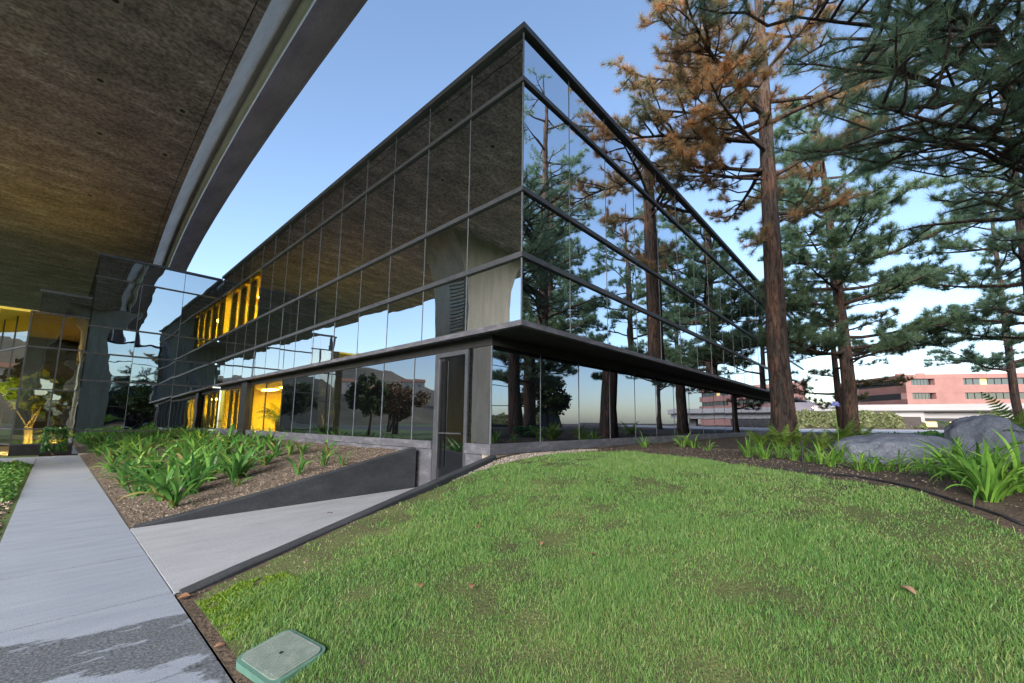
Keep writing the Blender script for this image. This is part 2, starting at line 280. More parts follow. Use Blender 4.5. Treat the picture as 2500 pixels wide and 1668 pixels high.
def m_bark():
    m, ns, ls, p = newmat('pine_bark')
    tc = N(ns, 'ShaderNodeNewGeometry'); mp = N(ns, 'ShaderNodeMapping'); mp.inputs['Scale'].default_value = (11, 11, 1.7); ls.new(tc.outputs['Position'], mp.inputs[0])
    t = N(ns, 'ShaderNodeTexNoise'); t.inputs['Scale'].default_value = 1.3; t.inputs['Detail'].default_value = 9; t.inputs['Roughness'].default_value = .7; t.inputs['Distortion'].default_value = .9; ls.new(mp.outputs[0], t.inputs[0])
    rdg = ramp(ns, [(.40, (.22, .2, .2)), (.50, (.75, .75, .75)), (.62, (1, 1, 1)), (.75, (.55, .55, .55))]); ls.new(t.outputs[0], rdg.inputs[0])
    t2 = N(ns, 'ShaderNodeTexNoise'); t2.inputs['Scale'].default_value = .55; t2.inputs['Detail'].default_value = 6; ls.new(mp.outputs[0], t2.inputs[0])
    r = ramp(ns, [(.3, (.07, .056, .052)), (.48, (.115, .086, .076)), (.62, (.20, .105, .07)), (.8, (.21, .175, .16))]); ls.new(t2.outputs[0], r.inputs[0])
    a = N(ns, 'ShaderNodeMix', data_type='RGBA', blend_type='MULTIPLY'); a.inputs[0].default_value = 1; ls.new(r.outputs[0], a.inputs[6]); ls.new(rdg.outputs[0], a.inputs[7]); ls.new(a.outputs[2], p.inputs['Base Color'])
    p.inputs['Roughness'].default_value = .95; b = N(ns, 'ShaderNodeBump'); b.inputs['Strength'].default_value = .9; b.inputs['Distance'].default_value = .06
    ls.new(rdg.outputs[0], b.inputs['Height']); ls.new(b.outputs[0], p.inputs['Normal']); return m
M['bark'] = m_bark()
# ================================================================== setting
def sheet(name, xs, yfun, ts, zfun, m, kind='structure'):
    v = []; nx = len(xs); nt_ = len(ts)
    for x in xs:
        for t in ts:
            y = yfun(x, t); v.append((x, y, float(zfun(x, y))))
    f = [(i*nt_+j, (i+1)*nt_+j, (i+1)*nt_+j+1, i*nt_+j+1) for i in range(nx-1) for j in range(nt_-1)]
    me = npmesh(name, v, f, True); o = link(name, me, m); tag(o, kind=kind); return o
def curb_y(x): return np.interp(x, [-4.5, .3], [.02, .98])
def yN(x): return float(curb_y(x)) if x < .3 else 1.06
XS = np.concatenate([np.linspace(-4.5, 6, 64), np.linspace(6.6, 40, 24), [60, 100, 200, 500]])
TS = np.concatenate([np.linspace(0, 10, 50), [12, 16, 25, 40, 80, 200, 400]])
sheet('ground', XS, lambda x, t: yN(x)-t, TS[::-1], terr, M['soil'])
sheet('ground', [33.2, 60, 150, 500], lambda x, t: 1.06+t, [0, 20, 100, 400], lambda x, y: .88, M['soil'])
sheet('ground', [-400, -120, -60, -30, -16, -9, -5.66], lambda x, t: t, [-300, -60, -20, -6, 4, 12, 16.9, 21, 30, 60, 150, 400], lambda x, y: -.012, M['westgrass'])
sheet('ground', [-5.66, -4.5], lambda x, t: t, [-300, -40, -12, 0, 21, 60, 400], lambda x, y: -.05, M['soil'])
PX = np.linspace(-4.5, .34, 26)
def plz(x, y): return np.interp(x, [-4.5, -4.3, .0, .34], [-.01, .005, .80, .84])+.03*np.sin(2.1*x+1.3*y)*np.sin(1.7*y)*np.clip((x+4.5), 0, 1)
sheet('planter_soil', PX, lambda x, t: t, np.linspace(3.40, 21.5, 60), plz, M['mulch'])
# path of concrete slabs
path = thing('path', None, None); tag(path, kind='structure')
yj = 3.2-1.55*10
while yj < 20.4:
    y1 = min(yj+1.55, 20.95)
    if y1 < 4.8:
        box('slab', (-5.65, yj+.013, -.1), (-4.512, y1-.013, .0), M['path'], path)
    else:
        box('slab', (-5.65, yj+.006, -.1), (-4.508, y1-.006, .0), M['path'], path)
    yj = y1
for k in range(5): box('slab', (-5.66-1.8*(k+1)+.006, 17.0, -.1), (-5.66-1.8*k-.006, 20.9, -.002), M['path'], path)
rmp = MB()
for (x0, x1) in ((-4.5, .32),):
    a, b = .004, .012*4.82
    rmp.quad((x0, curb_y(x0)+.02, a), (x1, curb_y(x1)+.02, b), (x1, 3.3, b), (x0, 3.3, a))
    rmp.quad((x0, curb_y(x0)+.02, -.1), (x0, curb_y(x0)+.02, a), (x0, 3.3, a), (x0, 3.3, -.1))
o = rmp.build('ramp', M['ramp']); tag(o, kind='structure')
# charcoal walls beside the ramp
def wall(name, label, pts, th, side):
    m = MB(); n = len(pts)
    for (x, y, zb, zt) in pts:
        m.v += [(x, y, zb), (x, y, zt-.015), (x, y+side*.015, zt), (x, y+side*(th-.015), zt), (x, y+side*th, zt-.015), (x, y+side*th, zb)]
    for i in range(n-1):
        for k in range(6): m.f.append((i*6+k, i*6+(k+1) % 6, (i+1)*6+(k+1) % 6, (i+1)*6+k))
    m.f.append(tuple(range(6))[::-1]); m.f.append(tuple((n-1)*6+k for k in range(6)))
    o = m.build(name, M['wallblack']); return tag(o, label, 'wall')
wall('ramp_wall', 'tapering charcoal retaining wall between the ramp and the mulched planter', [(-4.46, 3.29, -.1, .015), (-3.2, 3.29, -.1, .24), (-1.6, 3.29, -.1, .58), (.04, 3.29, -.1, .93), (.14, 3.29, -.1, .93)], .18, 1)
cp = []
for x in np.linspace(-4.47, .26, 12): cp.append((x, float(curb_y(x))-.13, -.1, float(np.interp(x, [-4.47, -4.3, -3.6, .26], [.03, .07, .19, .90]))))
wall('ramp_curb', 'low black kerb rising along the lawn side of the ramp', cp, .16, 1)
wall('entry_wall', 'short charcoal wall slanting up to the lit lobby windows', [(-2.3, 13.3, 0, .40), (-.9, 13.3, .1, .72), (.2, 13.3, .2, .98)], .16, 1)
# ------------------------------------------------------------------ main office building
MOD = 1.524; NX, NY = 22, 14; XE = NX*MOD; YE = 21.5
ob = thing('office_building', 'low dark mirror-glass office building with overhanging upper floors and sharp corner', 'building')
ROWS = [(3.34, 4.52), (4.62, 5.80), (5.89, 8.06), (8.15, 9.14)]
_pm = {}
def pane(axis, a0, a1, z0, z1, plane, m, parent, tilt=.25, name='window_pane', gap=.004):
    w_, h_ = a1-a0-2*gap, z1-z0-.004; key = (axis, round(w_, 3), round(h_, 3), m.name)
    if key not in _pm:
        b = MB()
        if axis == 'x': b.box((-w_/2, 0, -h_/2), (w_/2, .012, h_/2))
        else: b.box((0, -w_/2, -h_/2), (.012, w_/2, h_/2))
        me = b.mesh(name); me.materials.append(m); _pm[key] = me
    o = link(name, _pm[key], None, parent); c = (a0+a1)/2; z = (z0+z1)/2
    o.location = (c, plane, z) if axis == 'x' else (plane, c, z)
    t1, t2 = rng.normal(0, R(tilt)*.5), rng.normal(0, R(tilt)*.5)
    o.rotation_euler = (t1, 0, t2) if axis == 'x' else (0, t1, t2)
    return o
for i in range(NX):
    for (z0, z1) in ROWS: pane('x', i*MOD, (i+1)*MOD, z0, z1, .0, M['glass'], ob, .22)
ye = [k*MOD for k in range(NY)]+[YE]
for i in range(NY):
    for r_, (z0, z1) in enumerate(ROWS):
        lit = r_ == 2 and i >= 10
        pane('y', ye[i], ye[i+1], z0, z1, .0, M['glass_lit'] if lit else M['glass'], ob, .45)
for i in range(1, NX): box('mullion', (i*MOD-.006, -.008, 3.34), (i*MOD+.006, .02, 9.14), M['joint'], ob)
for i in range(1, NY): box('mullion', (-.008, ye[i]-.008, 3.34), (.02, ye[i]+.008, 9.14), M['joint'], ob)
box('corner_post', (-.012, -.012, 3.34), (.012, .012, 9.14), M['joint'], ob)
for (z0, z1) in ((4.52, 4.62), (5.80, 5.89), (8.06, 8.15)):
    box('transom', (-.05, -.05, z0), (XE+.05, .04, z1), M['alu'], ob); box('transom', (-.05, .041, z0), (.04, YE, z1), M['alu'], ob)
box('coping', (-.09, -.09, 9.14), (XE+.09, .06, 9.26), M['alu'], ob); box('coping', (-.09, .061, 9.14), (.06, YE+.3, 9.26), M['alu'], ob)
box('fascia', (-.06, -.06, 3.24), (XE+.06, .06, 3.34), M['sill'], ob); box('fascia', (-.06, .061, 3.24), (.06, YE, 3.34), M['sill'], ob)
box('roof', (.06, .06, 9.0), (XE, YE+18, 9.16), M['soffit'], ob)
box('soffit', (.05, .061, 3.26), (XE, 1.5, 3.32), M['soffit'], ob); box('soffit', (.061, 1.51, 3.26), (1.2, YE, 3.32), M['soffit'], ob)
box('end_wall', (XE-.02, .02, 3.3), (XE+.0, YE, 9.1), M['black'], ob)
GX, GY = .30, 1.05
for k in range(21):
    x0 = GX+k*1.54; pane('x', x0, x0+1.54, 1.10, 3.06, GY, M['glass_low'], ob, .12)
    if k: box('mullion', (x0-.009, GY-.008, 1.10), (x0+.009, GY+.02, 3.06), M['joint'], ob)
gy = [2.88, 3.73, 5.15, 6.66, 8.28, 9.63, 11.25, 12.49, 14.36, 16.27, 17.9, 19.6, 21.4]
pane('y', 1.05, 1.74, 1.10, 3.06, GX, M['glass_low'], ob, .1)
for a, b in zip(gy[:-1], gy[1:]):
    lit = a > 12.3
    pane('y', a, b, 1.10, 3.06, GX, M['glass_lit'] if lit else M['glass_low'], ob, .15)
    if a > 3: box('mullion', (GX-.012, a-(.012 if a < 12 else .03), 1.10), (GX+.02, a+(.012 if a < 12 else .03), 3.06), M['joint'] if a < 12 else M['black'], ob)
box('corner_post', (GX-.012, GY-.012, 1.10), (GX+.012, GY+.012, 3.06), M['joint'], ob)
box('head_rail', (GX-.03, GY-.03, 3.06), (XE-1, GY+.05, 3.259), M['soffit'], ob); box('head_rail', (GX-.03, GY+.051, 3.06), (GX+.05, YE, 3.259), M['soffit'], ob)
box('sill', (GX-.07, GY-.07, .90), (XE-1, GY+.05, 1.10), M['sill'], ob)
box('sill', (GX-.07, GY+.051, .90), (GX+.05, 1.74, 1.10), M['sill'], ob)
box('sill', (GX-.07, 2.885, .93), (GX+.05, YE, 1.10), M['sill'], ob)
box('footing', (GX-.03, GY-.03, .4), (XE-1, GY+.2, .899), M['footing'], ob)
box('base_wall', (GX-.03, 2.89, -.1), (GX+.2, YE, .929), M['sill'], ob); box('base_wall', (GX-.03, GY+.21, -.1), (GX+.2, 1.74, .899), M['sill'], ob)
box('lobby_post', (.12, 16.35, .9), (.42, 17.15, 3.25), M['black'], ob)
# door at the foot of the ramp
dr = box('door', (GX+.05, 1.86, .07), (GX+.065, 2.72, 3.02), M['glass_low'], ob)
for (a, b) in (((GX-.02, 2.72, .06), (GX+.09, 2.88, 3.06)), ((GX-.02, 1.745, .06), (GX+.09, 1.84, 3.06)), ((GX-.02, 1.84, 2.96), (GX+.09, 2.72, 3.06)), ((GX-.0, 1.84, .06), (GX+.09, 2.72, .16))):
    box('door_frame', a, b, M['alu'], dr)
MB().tube([(GX-.05, 1.87, 1.28), (GX-.05, 2.69, 1.28)], .018, 8).build('push_bar', M['alu'], dr)
MB().tube([(GX-.06, 2.66, .55), (GX-.06, 2.66, 2.9)], .022, 8).build('pull_handle', M['alu'], dr)
# lit rooms behind the glass
def room(x0, x1, y0, y1, z0, z1, nm, fins=(), lamps=()):
    box(nm+'_back_wall', (x1, y0, z0), (x1+.1, y1, z1), M['yellowwall'], ob)
    box(nm+'_side_wall', (x0, y1, z0), (x1, y1+.08, z1), M['yellowwall'], ob); box(nm+'_side_wall', (x0, y0-.08, z0), (x1, y0, z1), M['yellowwall'], ob)
    box(nm+'_floor', (x0, y0, z0-.08), (x1, y1, z0), M['carpet'], ob); box(nm+'_ceiling', (x0, y0, z1), (x1, y1, z1+.08), M['yellowwall'], ob)
    for (a, b) in fins: box(nm+'_blind', (x0+.15, a, z0), (x0+.19, b, z1), M['black'], ob)
    for (lx, ly) in lamps: box('ceiling_light', (lx, ly, z1-.05), (lx+.35, ly+1.3, z1-.01), M['lamp'], ob)
room(.10, 4.5, 13.75, 21.35, 5.86, 8.05, 'office', [(ye[i]+.06, ye[i]+1.08) for i in range(9, 14)], [(1.2, 14.3), (1.2, 16.5), (1.2, 18.7), (3, 14.3), (3, 16.5), (3, 18.7)])
room(.45, 5.5, 12.55, 21.3, 1.06, 3.06, 'lobby', [(17.2, 17.75), (18.3, 18.9), (19.5, 20.0), (20.5, 21.)], [(1.5, 13.2), (1.5, 15.2), (1.5, 17.8), (3.6, 13.2), (3.6, 15.6), (3.6, 18.5)])
# ------------------------------------------------------------------ left wing
wg = thing('glass_wing', 'taller-looking wavy mirror-glass wing under the viaduct at the end of the path', 'building')
WY = 21.55; wx = [-4.71, -3.21, -1.65, .28]; wr = [.02, 1.0, 3.21, 4.43, 5.65, 7.93, 8.93]
for j in range(6):
    for i in range(3): pane('x', wx[i], wx[i+1] if (i < 2 or j > 1) else .28, wr[j]+(.03 if j else 0), wr[j+1]-.03 if j < 5 else 8.92, WY, M['glass_wing'], wg, .5)
    if j: box('transom', (-4.76, WY-.05, wr[j]-.035), (-.065, WY+.03, wr[j]+.035), M['alu'], wg)
for i in (1, 2): box('mullion', (wx[i]-.01, WY-.008, .02), (wx[i]+.01, WY+.02, 8.92), M['joint'], wg)
box('coping', (-4.79, WY-.08, 8.92), (-.1, WY+.06, 9.03), M['alu'], wg)
box('side_wall', (-4.73, WY+.03, 0), (-4.70, WY+16, 8.92), M['glass_low'], wg)
box('roof', (-4.7, WY+.061, 8.8), (-.02, WY+16, 8.95), M['soffit'], wg)
# ------------------------------------------------------------------ atrium at the far left
at_ = thing('glass_atrium', 'glazed atrium lit yellow inside beside the wing at the far left', 'building')
AY = 22.2; ax = [-6.44, -5.52, -4.735]; ar = [.45, 1.08, 2.75, 4.55, 6.05]
for j in range(4):
    for i in range(2): pane('x', ax[i], ax[i+1], ar[j]+.03, ar[j+1]-.03, AY, M['glass_atrium'], at_, .4)
for i in range(2): pane('x', max(ax[i], -6.25), ax[i+1], 6.09, 6.95, AY, M['glass_wing'], at_, .4)
for z in ar: box('transom', (-6.46, AY-.04, z-.03), (-4.735, AY+.03, z+.03), M['alu'], at_)
for x in ax[:2]: box('mullion', (x-.025, AY-.045, .4), (x+.025, AY+.025, 6.08), M['alu'], at_)
box('coping', (-6.3, AY-.06, 6.95), (-4.74, AY+.05, 7.06), M['alu'], at_)
box('sill', (-6.46, AY-.05, 0), (-4.735, AY+.05, .42), M['black'], at_)
sx, sy = -.27, .963                         # receding left face
def aside(s, z): return (-6.44+sx*s, AY+sy*s, z)
sl = [0, 1.6, 3.2, 4.8, 6.4, 8.0]
for i in range(5):
    for j in range(4):
        b = MB().quad(aside(sl[i]+.02, ar[j]+.03), aside(sl[i], ar[j]+.03), aside(sl[i], ar[j+1]-.03), aside(sl[i]+.02, ar[j+1]-.03))
        b = MB().quad(aside(sl[i+1]-.02, ar[j]+.03), aside(sl[i]+.02, ar[j]+.03), aside(sl[i]+.02, ar[j+1]-.03), aside(sl[i+1]-.02, ar[j+1]-.03))
        b.build('window_pane', M['glass_atrium'], at_)
    MB().tube([aside(sl[i+1], .3), aside(sl[i+1], 6.05)], .03, 4).build('mullion', M['alu'], at_)
for z in ar: MB().tube([aside(0, z), aside(8, z)], .035, 4).build('transom', M['alu'], at_)
box('ceiling', (-9.5, AY+.1, 6.02), (-4.76, 31, 6.12), M['yellowwall'], at_)
box('back_wall', (-9.5, 30.5, 0), (-4.76, 30.6, 6.02), M['soffit'], at_)
box('floor', (-9.5, AY+.06, -.02), (-4.76, 30.5, .03), M['carpet'], at_)
box('upper_wall', (-4.85, AY+.1, 4.6), (-4.76, 30.5, 6.02), M['yellowwall'], at_)
for (x, y) in ((-6.2, 22.75), (-5.35, 22.6), (-7.0, 24.6)): box('added_uplight', (x-.12, y-.12, .03), (x+.12, y+.12, .16), M['added_glow'], at_)  # unseen lamps, added to light the indoor tree and ceiling from below
# ------------------------------------------------------------------ viaduct
vd = thing('viaduct', 'massive stained concrete viaduct passing overhead on thick columns', 'bridge')
def cv(y): return .00103*(y-5)**2
YP = list(np.arange(-90, 131, 4.))
pth = [(cv(y), y, 1, 0) for y in YP]
MB().extrude([(-17.2, 12.7), (-2.64, 12.7), (-1.86, 13.60), (-1.86, 14.05), (-17.9, 14.05), (-17.9, 13.8)][::-1], pth).build('box_girder', M['concrete_dark'], vd)
MB().extrude([(-2.63, 12.703), (-1.83, 13.60), (-1.87, 13.63), (-2.67, 12.72)][::-1], pth).build('web_face', M['concrete_pale'], vd)
MB().extrude([(-1.83, 13.72), (-1.60, 13.80), (-.36, 14.12), (-.36, 15.0), (-.62, 15.0), (-.62, 14.5), (-18.9, 14.5), (-18.9, 15.), (-19.15, 15.), (-19.15, 14.1), (-17.9, 14.06)][::-1], pth).build('deck_slab', M['concrete_mid'], vd)
MB().extrude([(-.50, 14.085), (-.475, 14.09), (-.475, 14.11), (-.50, 14.11)][::-1], pth).build('drip_groove', M['black'], vd)
MB().extrude([(-2.89, 12.694), (-2.865, 12.694), (-2.865, 12.72), (-2.89, 12.72)][::-1], pth).build('joint_line', M['black'], vd)
MB().tube([(cv(y)-1.72, y, 13.50) for y in YP], .13, 12).build('drain_pipe', M['pipe'], vd, True)
M['formline'] = tex('pale_form_line', [(.3, (.30, .27, .26)), (.7, (.46, .42, .40))], 3, rough=.9, bump=.1)
for k in range(14):
    y = -8+4.88*k; MB().quad((cv(y)-17.1, y, 12.697), (cv(y)-17.1, y+.018, 12.697), (cv(y)-2.9, y+.3+.018, 12.697), (cv(y)-2.9, y+.3, 12.697)).build('form_line', M['formline'], vd)
for x in (-5.35, -7.8, -10.2): MB().extrude([(x, 12.695), (x+.014, 12.695), (x+.014, 12.71), (x, 12.71)][::-1], pth).build('form_line', M['formline'], vd)
for (x, y) in ((-5.47, 13.97), (-3.39, 13.64), (-5.3, 17.65), (-3.37, 17.4), (-5.4, 6.5), (-3.4, 6.6), (-5.3, 24.5), (-3.3, 24.3), (-5.4, 9.9)):
    d_ = box('deck_drain', (x-.16, y-.2, 12.68), (x+.16, y+.2, 12.71), M['concrete_mid'], vd)
    MB().tube([(x, y, 12.67), (x, y, 12.70)], .085, 12).build('drain_hole', M['black'], d_)
ribm = MB().box((-.02, -.62, -.07), (.10, .62, .07)).mesh('rib'); ribm.materials.append(M['concrete_col'])
def column(x, y, hx, hy, toward=1, zb=-.1):
    c = MB(); secs = [(zb, 1.0, 0), (9.0, 1.0, 0), (10.2, 1.05, .1), (11.2, 1.2, .35), (12.0, 1.5, .6), (12.72, 2.0, 1.0)]
    for (z, k, e) in secs:
        for (a, b) in ((-1, -1), (1, -1), (1, 1), (-1, 1)):
            c.v.append((x+a*(hx+e*1.3), y+b*(hy+e*.15), z))
    for i in range(len(secs)-1):
        for k in range(4): c.f.append((i*4+k, i*4+(k+1) % 4, (i+1)*4+(k+1) % 4, (i+1)*4+k))
    o_ = c.build('column', M['concrete_col'], vd)
    for k in range(46):
        r_ = link('rib', ribm, None, o_); z = .3+k*.215
        e = np.interp(z, [s[0] for s in secs], [s[2] for s in secs])
        r_.location = (x+hx+e*1.3, y-.7, z)
    return o_
column(-11.75, 14.8, 1.75, 1.5); column(-15.5, 54, 1.75, 1.5); column(-3.0, -13, 1.1, 1.3); column(.8, -46, 1.2, 1.5); column(-8.6, -28, 1.5, 1.25)
# ================================================================== lawn
LP = [(-4.43, -14), (-4.43, -.30), (-4.25, -.14), (-2.5, .24), (-.75, .58), (-.2, .50), (.67, .36), (2.1, .30), (3.04, -.62), (2.21, -2.2), (1.43, -3.22), (1.0, -4.1), (.58, -4.93), (-.08, -5.34), (-.6, -5.6), (-1.4, -6.6), (-2.0, -9), (-2.4, -14)]
def inpoly(x, y, poly):
    ins = np.zeros(len(x), bool); n = len(poly)
    for i in range(n):
        x0, y0 = poly[i]; x1, y1 = poly[(i+1) % n]
        c = ((y0 > y) != (y1 > y)) & (x < (x1-x0)*(y-y0)/((y1-y0) if y1 != y0 else 1e-9)+x0); ins ^= c
    return ins
gx = np.arange(-4.43, 3.1, .07); gyy = np.arange(-14, 1.0, .07)
XX, YY = np.meshgrid(gx, gyy, indexing='ij'); ZZ = terr(XX, YY)+.012
vv = np.stack([XX, YY, ZZ], -1).reshape(-1, 3); ny_ = len(gyy)
ii, jj = np.meshgrid(np.arange(len(gx)-1), np.arange(ny_-1), indexing='ij'); a = (ii*ny_+jj).ravel()
ff = np.stack([a, a+ny_, a+ny_+1, a+1], 1); cen = vv[ff].mean(1)
ff = ff[inpoly(cen[:, 0], cen[:, 1], LP)]
us, inv = np.unique(ff, return_inverse=True)
lo = link('lawn', npmesh('lawn', vv[us], inv.reshape(-1, 4), True), M['lawnbase']); tag(lo, kind='structure')
def vnoise(x, y, s, seed=0):
    return np.array([mnoise.noise(Vector((a_*s+seed, b_*s-seed, .37*seed))) for a_, b_ in zip(x, y)])
def blades(n, poly, box_, dens, hmin, hmax, wid, name, m, bare=True):
    x = rng.uniform(box_[0], box_[1], n); y = rng.uniform(box_[2], box_[3], n)
    d = np.hypot(x-CAM[0], y-CAM[1]); k = inpoly(x, y, poly) & (rng.random(n) < dens(d)); x, y, d = x[k], y[k], d[k]
    n1 = vnoise(x, y, 1.1, 3); n2 = vnoise(x, y, 4.0, 9)
    hs = np.ones(len(x))
    if not bare:
        k = (n1*.8+n2*1.1+vnoise(x, y, 9., 4)*.8) > -.12; x, y, d, n1, n2, hs = x[k], y[k], d[k], n1[k], n2[k], hs[k]
    if bare:
        cur = y-(np.interp(x, [-4.5, .3], [.02, .98])-.14)        # distance (negative) from the kerb
        strip = np.clip(1-(-cur)/.85, 0, 1)*np.clip((-.6-x)/1.2, 0, 1)
        edge = np.clip(1-(x+4.43)/.35, 0, 1)*np.clip((y+3.5)/2, 0, 1)
        p = .74+.55*n1+.8*n2-1.7*strip-.6*edge
        vbx = (np.abs((x+4.27)*.99+(y+1.835)*.139) < .185) & (np.abs((y+1.835)*.99-(x+4.27)*.139) < .255); k = (rng.random(len(x)) < np.clip(p, .03, 1)) & ~vbx; x, y, d, n1, n2 = x[k], y[k], d[k], n1[k], n2[k]
        hs = np.clip(.85+.55*n1+.45*n2, .3, 1.6)
    n = len(x); z = terr(x, y)+.010
    h = rng.uniform(hmin, hmax, n)*hs; wd = wid*rng.uniform(.7, 1.3, n)*np.clip(d/3.2, .8, 3.0)
    az = rng.uniform(0, 2*np.pi, n); lean = rng.uniform(.1, 1.0, n)*h; wa = rng.uniform(0, 2*np.pi, n)
    B = np.stack([x, y, z], 1); W = np.stack([np.cos(wa), np.sin(wa), 0*wa], 1)*wd[:, None]*.5; L = np.stack([np.cos(az), np.sin(az), 0*az], 1)*lean[:, None]
    U = np.zeros((n, 3)); U[:, 2] = h
    V = np.stack([B-W, B+W, B+U*.6+L*.35-W*.8, B+U*.6+L*.35+W*.8, B+U*.95+L], 1).reshape(-1, 3)
    i0 = np.arange(n)[:, None]*5
    Fc = np.concatenate([i0+[0, 1, 3], i0+[0, 3, 2], i0+[2, 3, 4]])
    o = link(name, npmesh(name, V, Fc, True), m); tag(o, kind='stuff'); return o
g1 = blades(1300000, LP, (-4.43, 3.1, -9, .62), lambda d: np.clip(2.6/d, 0, 1)**1.15, .014, .050, .0036, 'grass', M['grass'])
tag(g1, 'short uneven green lawn grass with dry straw patches on the mound', 'grass')
M['blade'] = leafmat('long_bright_blades', [(0, (0.119, 0.255, 0.063)), (.6, (0.204, 0.357, 0.081)), (1, (0.357, 0.391, 0.144))], .4, .4, .8)
g3 = blades(26000, LP, (-4.43, 3.1, -9, .62), lambda d: np.clip(2.6/d, 0, 1), .05, .10, .0036, 'grass', M['blade'])
tag(g3, 'scattered longer bright grass blades standing above the lawn', 'grass')
MOSS = [(-4.42, -.35), (-4.1, -.30), (-3.75, -.5), (-3.8, -.95), (-4.1, -1.2), (-4.42, -1.3)]
M['moss'] = leafmat('bright_moss', [(0, (0.108, 0.216, 0.018)), (1, (0.234, 0.360, 0.045))], .3, .6, .8)
g2 = blades(26000, MOSS, (-4.43, -3.7, -1.35, -.2), lambda d: np.full(len(d), .55), .012, .03, .006, 'moss', M['moss'], False)
tag(g2, 'bright yellow-green moss beside the path at the foot of the lawn', 'moss')
# ---- loose mulch chips, gravel
def scatter(name, P, sz, m, label, cat, flat=.35):
    n = len(P); q = rng.normal(size=(n, 2, 3)); a_ = q[:, 0]; a_[:, 2] *= flat; a_ /= np.linalg.norm(a_, axis=1, keepdims=True)
    b_ = q[:, 1]; b_[:, 2] *= flat; b_ -= a_*(a_*b_).sum(1, keepdims=True); b_ /= np.linalg.norm(b_, axis=1, keepdims=True)
    s = sz*rng.uniform(.5, 1.5, n)[:, None]; c = np.cross(a_, b_)*s*.25
    A, B = a_*s, b_*s*.4
    V = np.stack([P-A-B+c, P+A-B+c, P+A+B+c, P-A+B+c, P-A*.9-B-c, P+A*.9-B-c, P+A*.9+B-c, P-A*.9+B-c], 1).reshape(-1, 3); i0 = np.arange(n)[:, None]*8
    Fc = np.concatenate([i0+t for t in ([0, 1, 2, 3], [0, 4, 5, 1], [1, 5, 6, 2], [2, 6, 7, 3], [3, 7, 4, 0])])
    o = link(name, npmesh(name, V, Fc), m); return tag(o, label, cat, kind='stuff')
n = 15000; x = rng.uniform(-4.45, .25, n); y = 3.5+17*rng.random(n)**1.8
scatter('mulch', np.stack([x, y, plz(x, y)+.006], 1), .013, M['chip'], 'loose shredded wood mulch in the planter', 'mulch')
n = 6000; x = rng.uniform(-.6, 6.5, n); y = rng.uniform(-6.4, .95, n); k = ~inpoly(x, y, LP) & (x > -.5+.0*y) & (y < curb_y(x)-.2); x, y = x[k], y[k]
scatter('mulch', np.stack([x, y, terr(x, y)+.004], 1), .008, M['chip'], 'dark bark litter in the bed beside the lawn', 'mulch')
n = 5000; x = rng.uniform(-1.0, 3.2, n); t = rng.random(n); y = .38+t*(np.minimum(curb_y(np.minimum(x, .3))-.16, .98)-.38); k = ~inpoly(x, y, LP); x, y = x[k], y[k]
scatter('gravel', np.stack([x, y, terr(x, y)+.006], 1), .013, M['pebble'], 'small grey gravel at the corner between hoses and building', 'gravel', 1)
n = 500; th = rng.random(n)**.5
x = rng.uniform(-4.4, -2.0, n); y = curb_y(x)-.2-rng.random(n)*.6
scatter('litter', np.stack([x, y, terr(x, y)+.014], 1), .008, M['chip'], 'crumbs of soil and bark on the bare strip by the kerb', 'litter')
# ---- tubes, stake, valve box, leaves
def gtube(name, label, cat, uv, r_, m=None):
    P = [ground(*q) for q in uv]; return tag(MB().tube([(q[0], q[1], q[2]+r_*.8) for q in P], r_, 6).build(name, m or M['hose'], None, True), label, cat)
gtube('drip_hose', 'upper black irrigation hose lying on the gravel near the corner', 'hose', [(1240, 1131), (1275, 1126), (1310, 1119), (1345, 1113), (1375, 1110)], .011)
gtube('drip_hose', 'lower black irrigation hose along the lawn edge near the corner', 'hose', [(1104, 1155), (1130, 1157), (1170, 1152), (1220, 1144), (1270, 1136), (1300, 1130)], .013)
gtube('bed_edging', 'black tube edging between the lawn and the right-hand bed', 'edging', [(1800, 1138), (1850, 1146), (1900, 1150), (1962, 1153), (2020, 1160), (2090, 1166), (2160, 1178), (2240, 1196), (2320, 1222), (2400, 1247), (2450, 1264), (2500, 1285)], .014)
P = ground(1962, 1150); tag(MB().tube([(P[0], P[1], P[2]-.02), (P[0]+.004, P[1], P[2]+.40), (P[0]+.004, P[1], P[2]+.43)], [.013, .013, .011], 8).build('garden_stake', M['hose']), 'thin black upright stake at the bed edging', 'stake')
vb = thing('valve_box', 'green plastic irrigation valve box with a grey lid in the lawn by the path', 'valve box', (-4.27, -1.835, .076), R(8)); vb.rotation_euler = (0, -math.atan(.15), R(8))
def rrect(hx, hy, r_, n=5):
    q = []
    for (sx_, sy_, a0) in ((1, 1, 0), (-1, 1, 90), (-1, -1, 180), (1, -1, 270)):
        for k in range(n+1): t = R(a0+90*k/n); q.append((sx_*(hx-r_)+r_*math.cos(t), sy_*(hy-r_)+r_*math.sin(t)))
    return q
def prism(q, z0, z1, q2=None):
    m = MB(); n = len(q); q2 = q2 or q; m.v = [(a_, b_, z0) for a_, b_ in q]+[(a_, b_, z1) for a_, b_ in q2]
    m.f = [(k, (k+1) % n, n+(k+1) % n, n+k) for k in range(n)]+[tuple(range(n))[::-1], tuple(range(n, 2*n))]; return m
prism(rrect(.185, .255, .07), -.12, .0, rrect(.175, .245, .07)).build('body', M['valve'], vb)
ld = prism(rrect(.15, .22, .05), .0, .008).build('lid', M['lid'], vb)
for k in range(17): box('ridge', (-.13, -.192+k*.024-.005, .008), (.13, -.192+k*.024+.005, .0105), M['lid'], ld)
MB().tube([(0, 0, .006), (0, 0, .0112)], .012, 10).build('bolt', M['black'], ld)
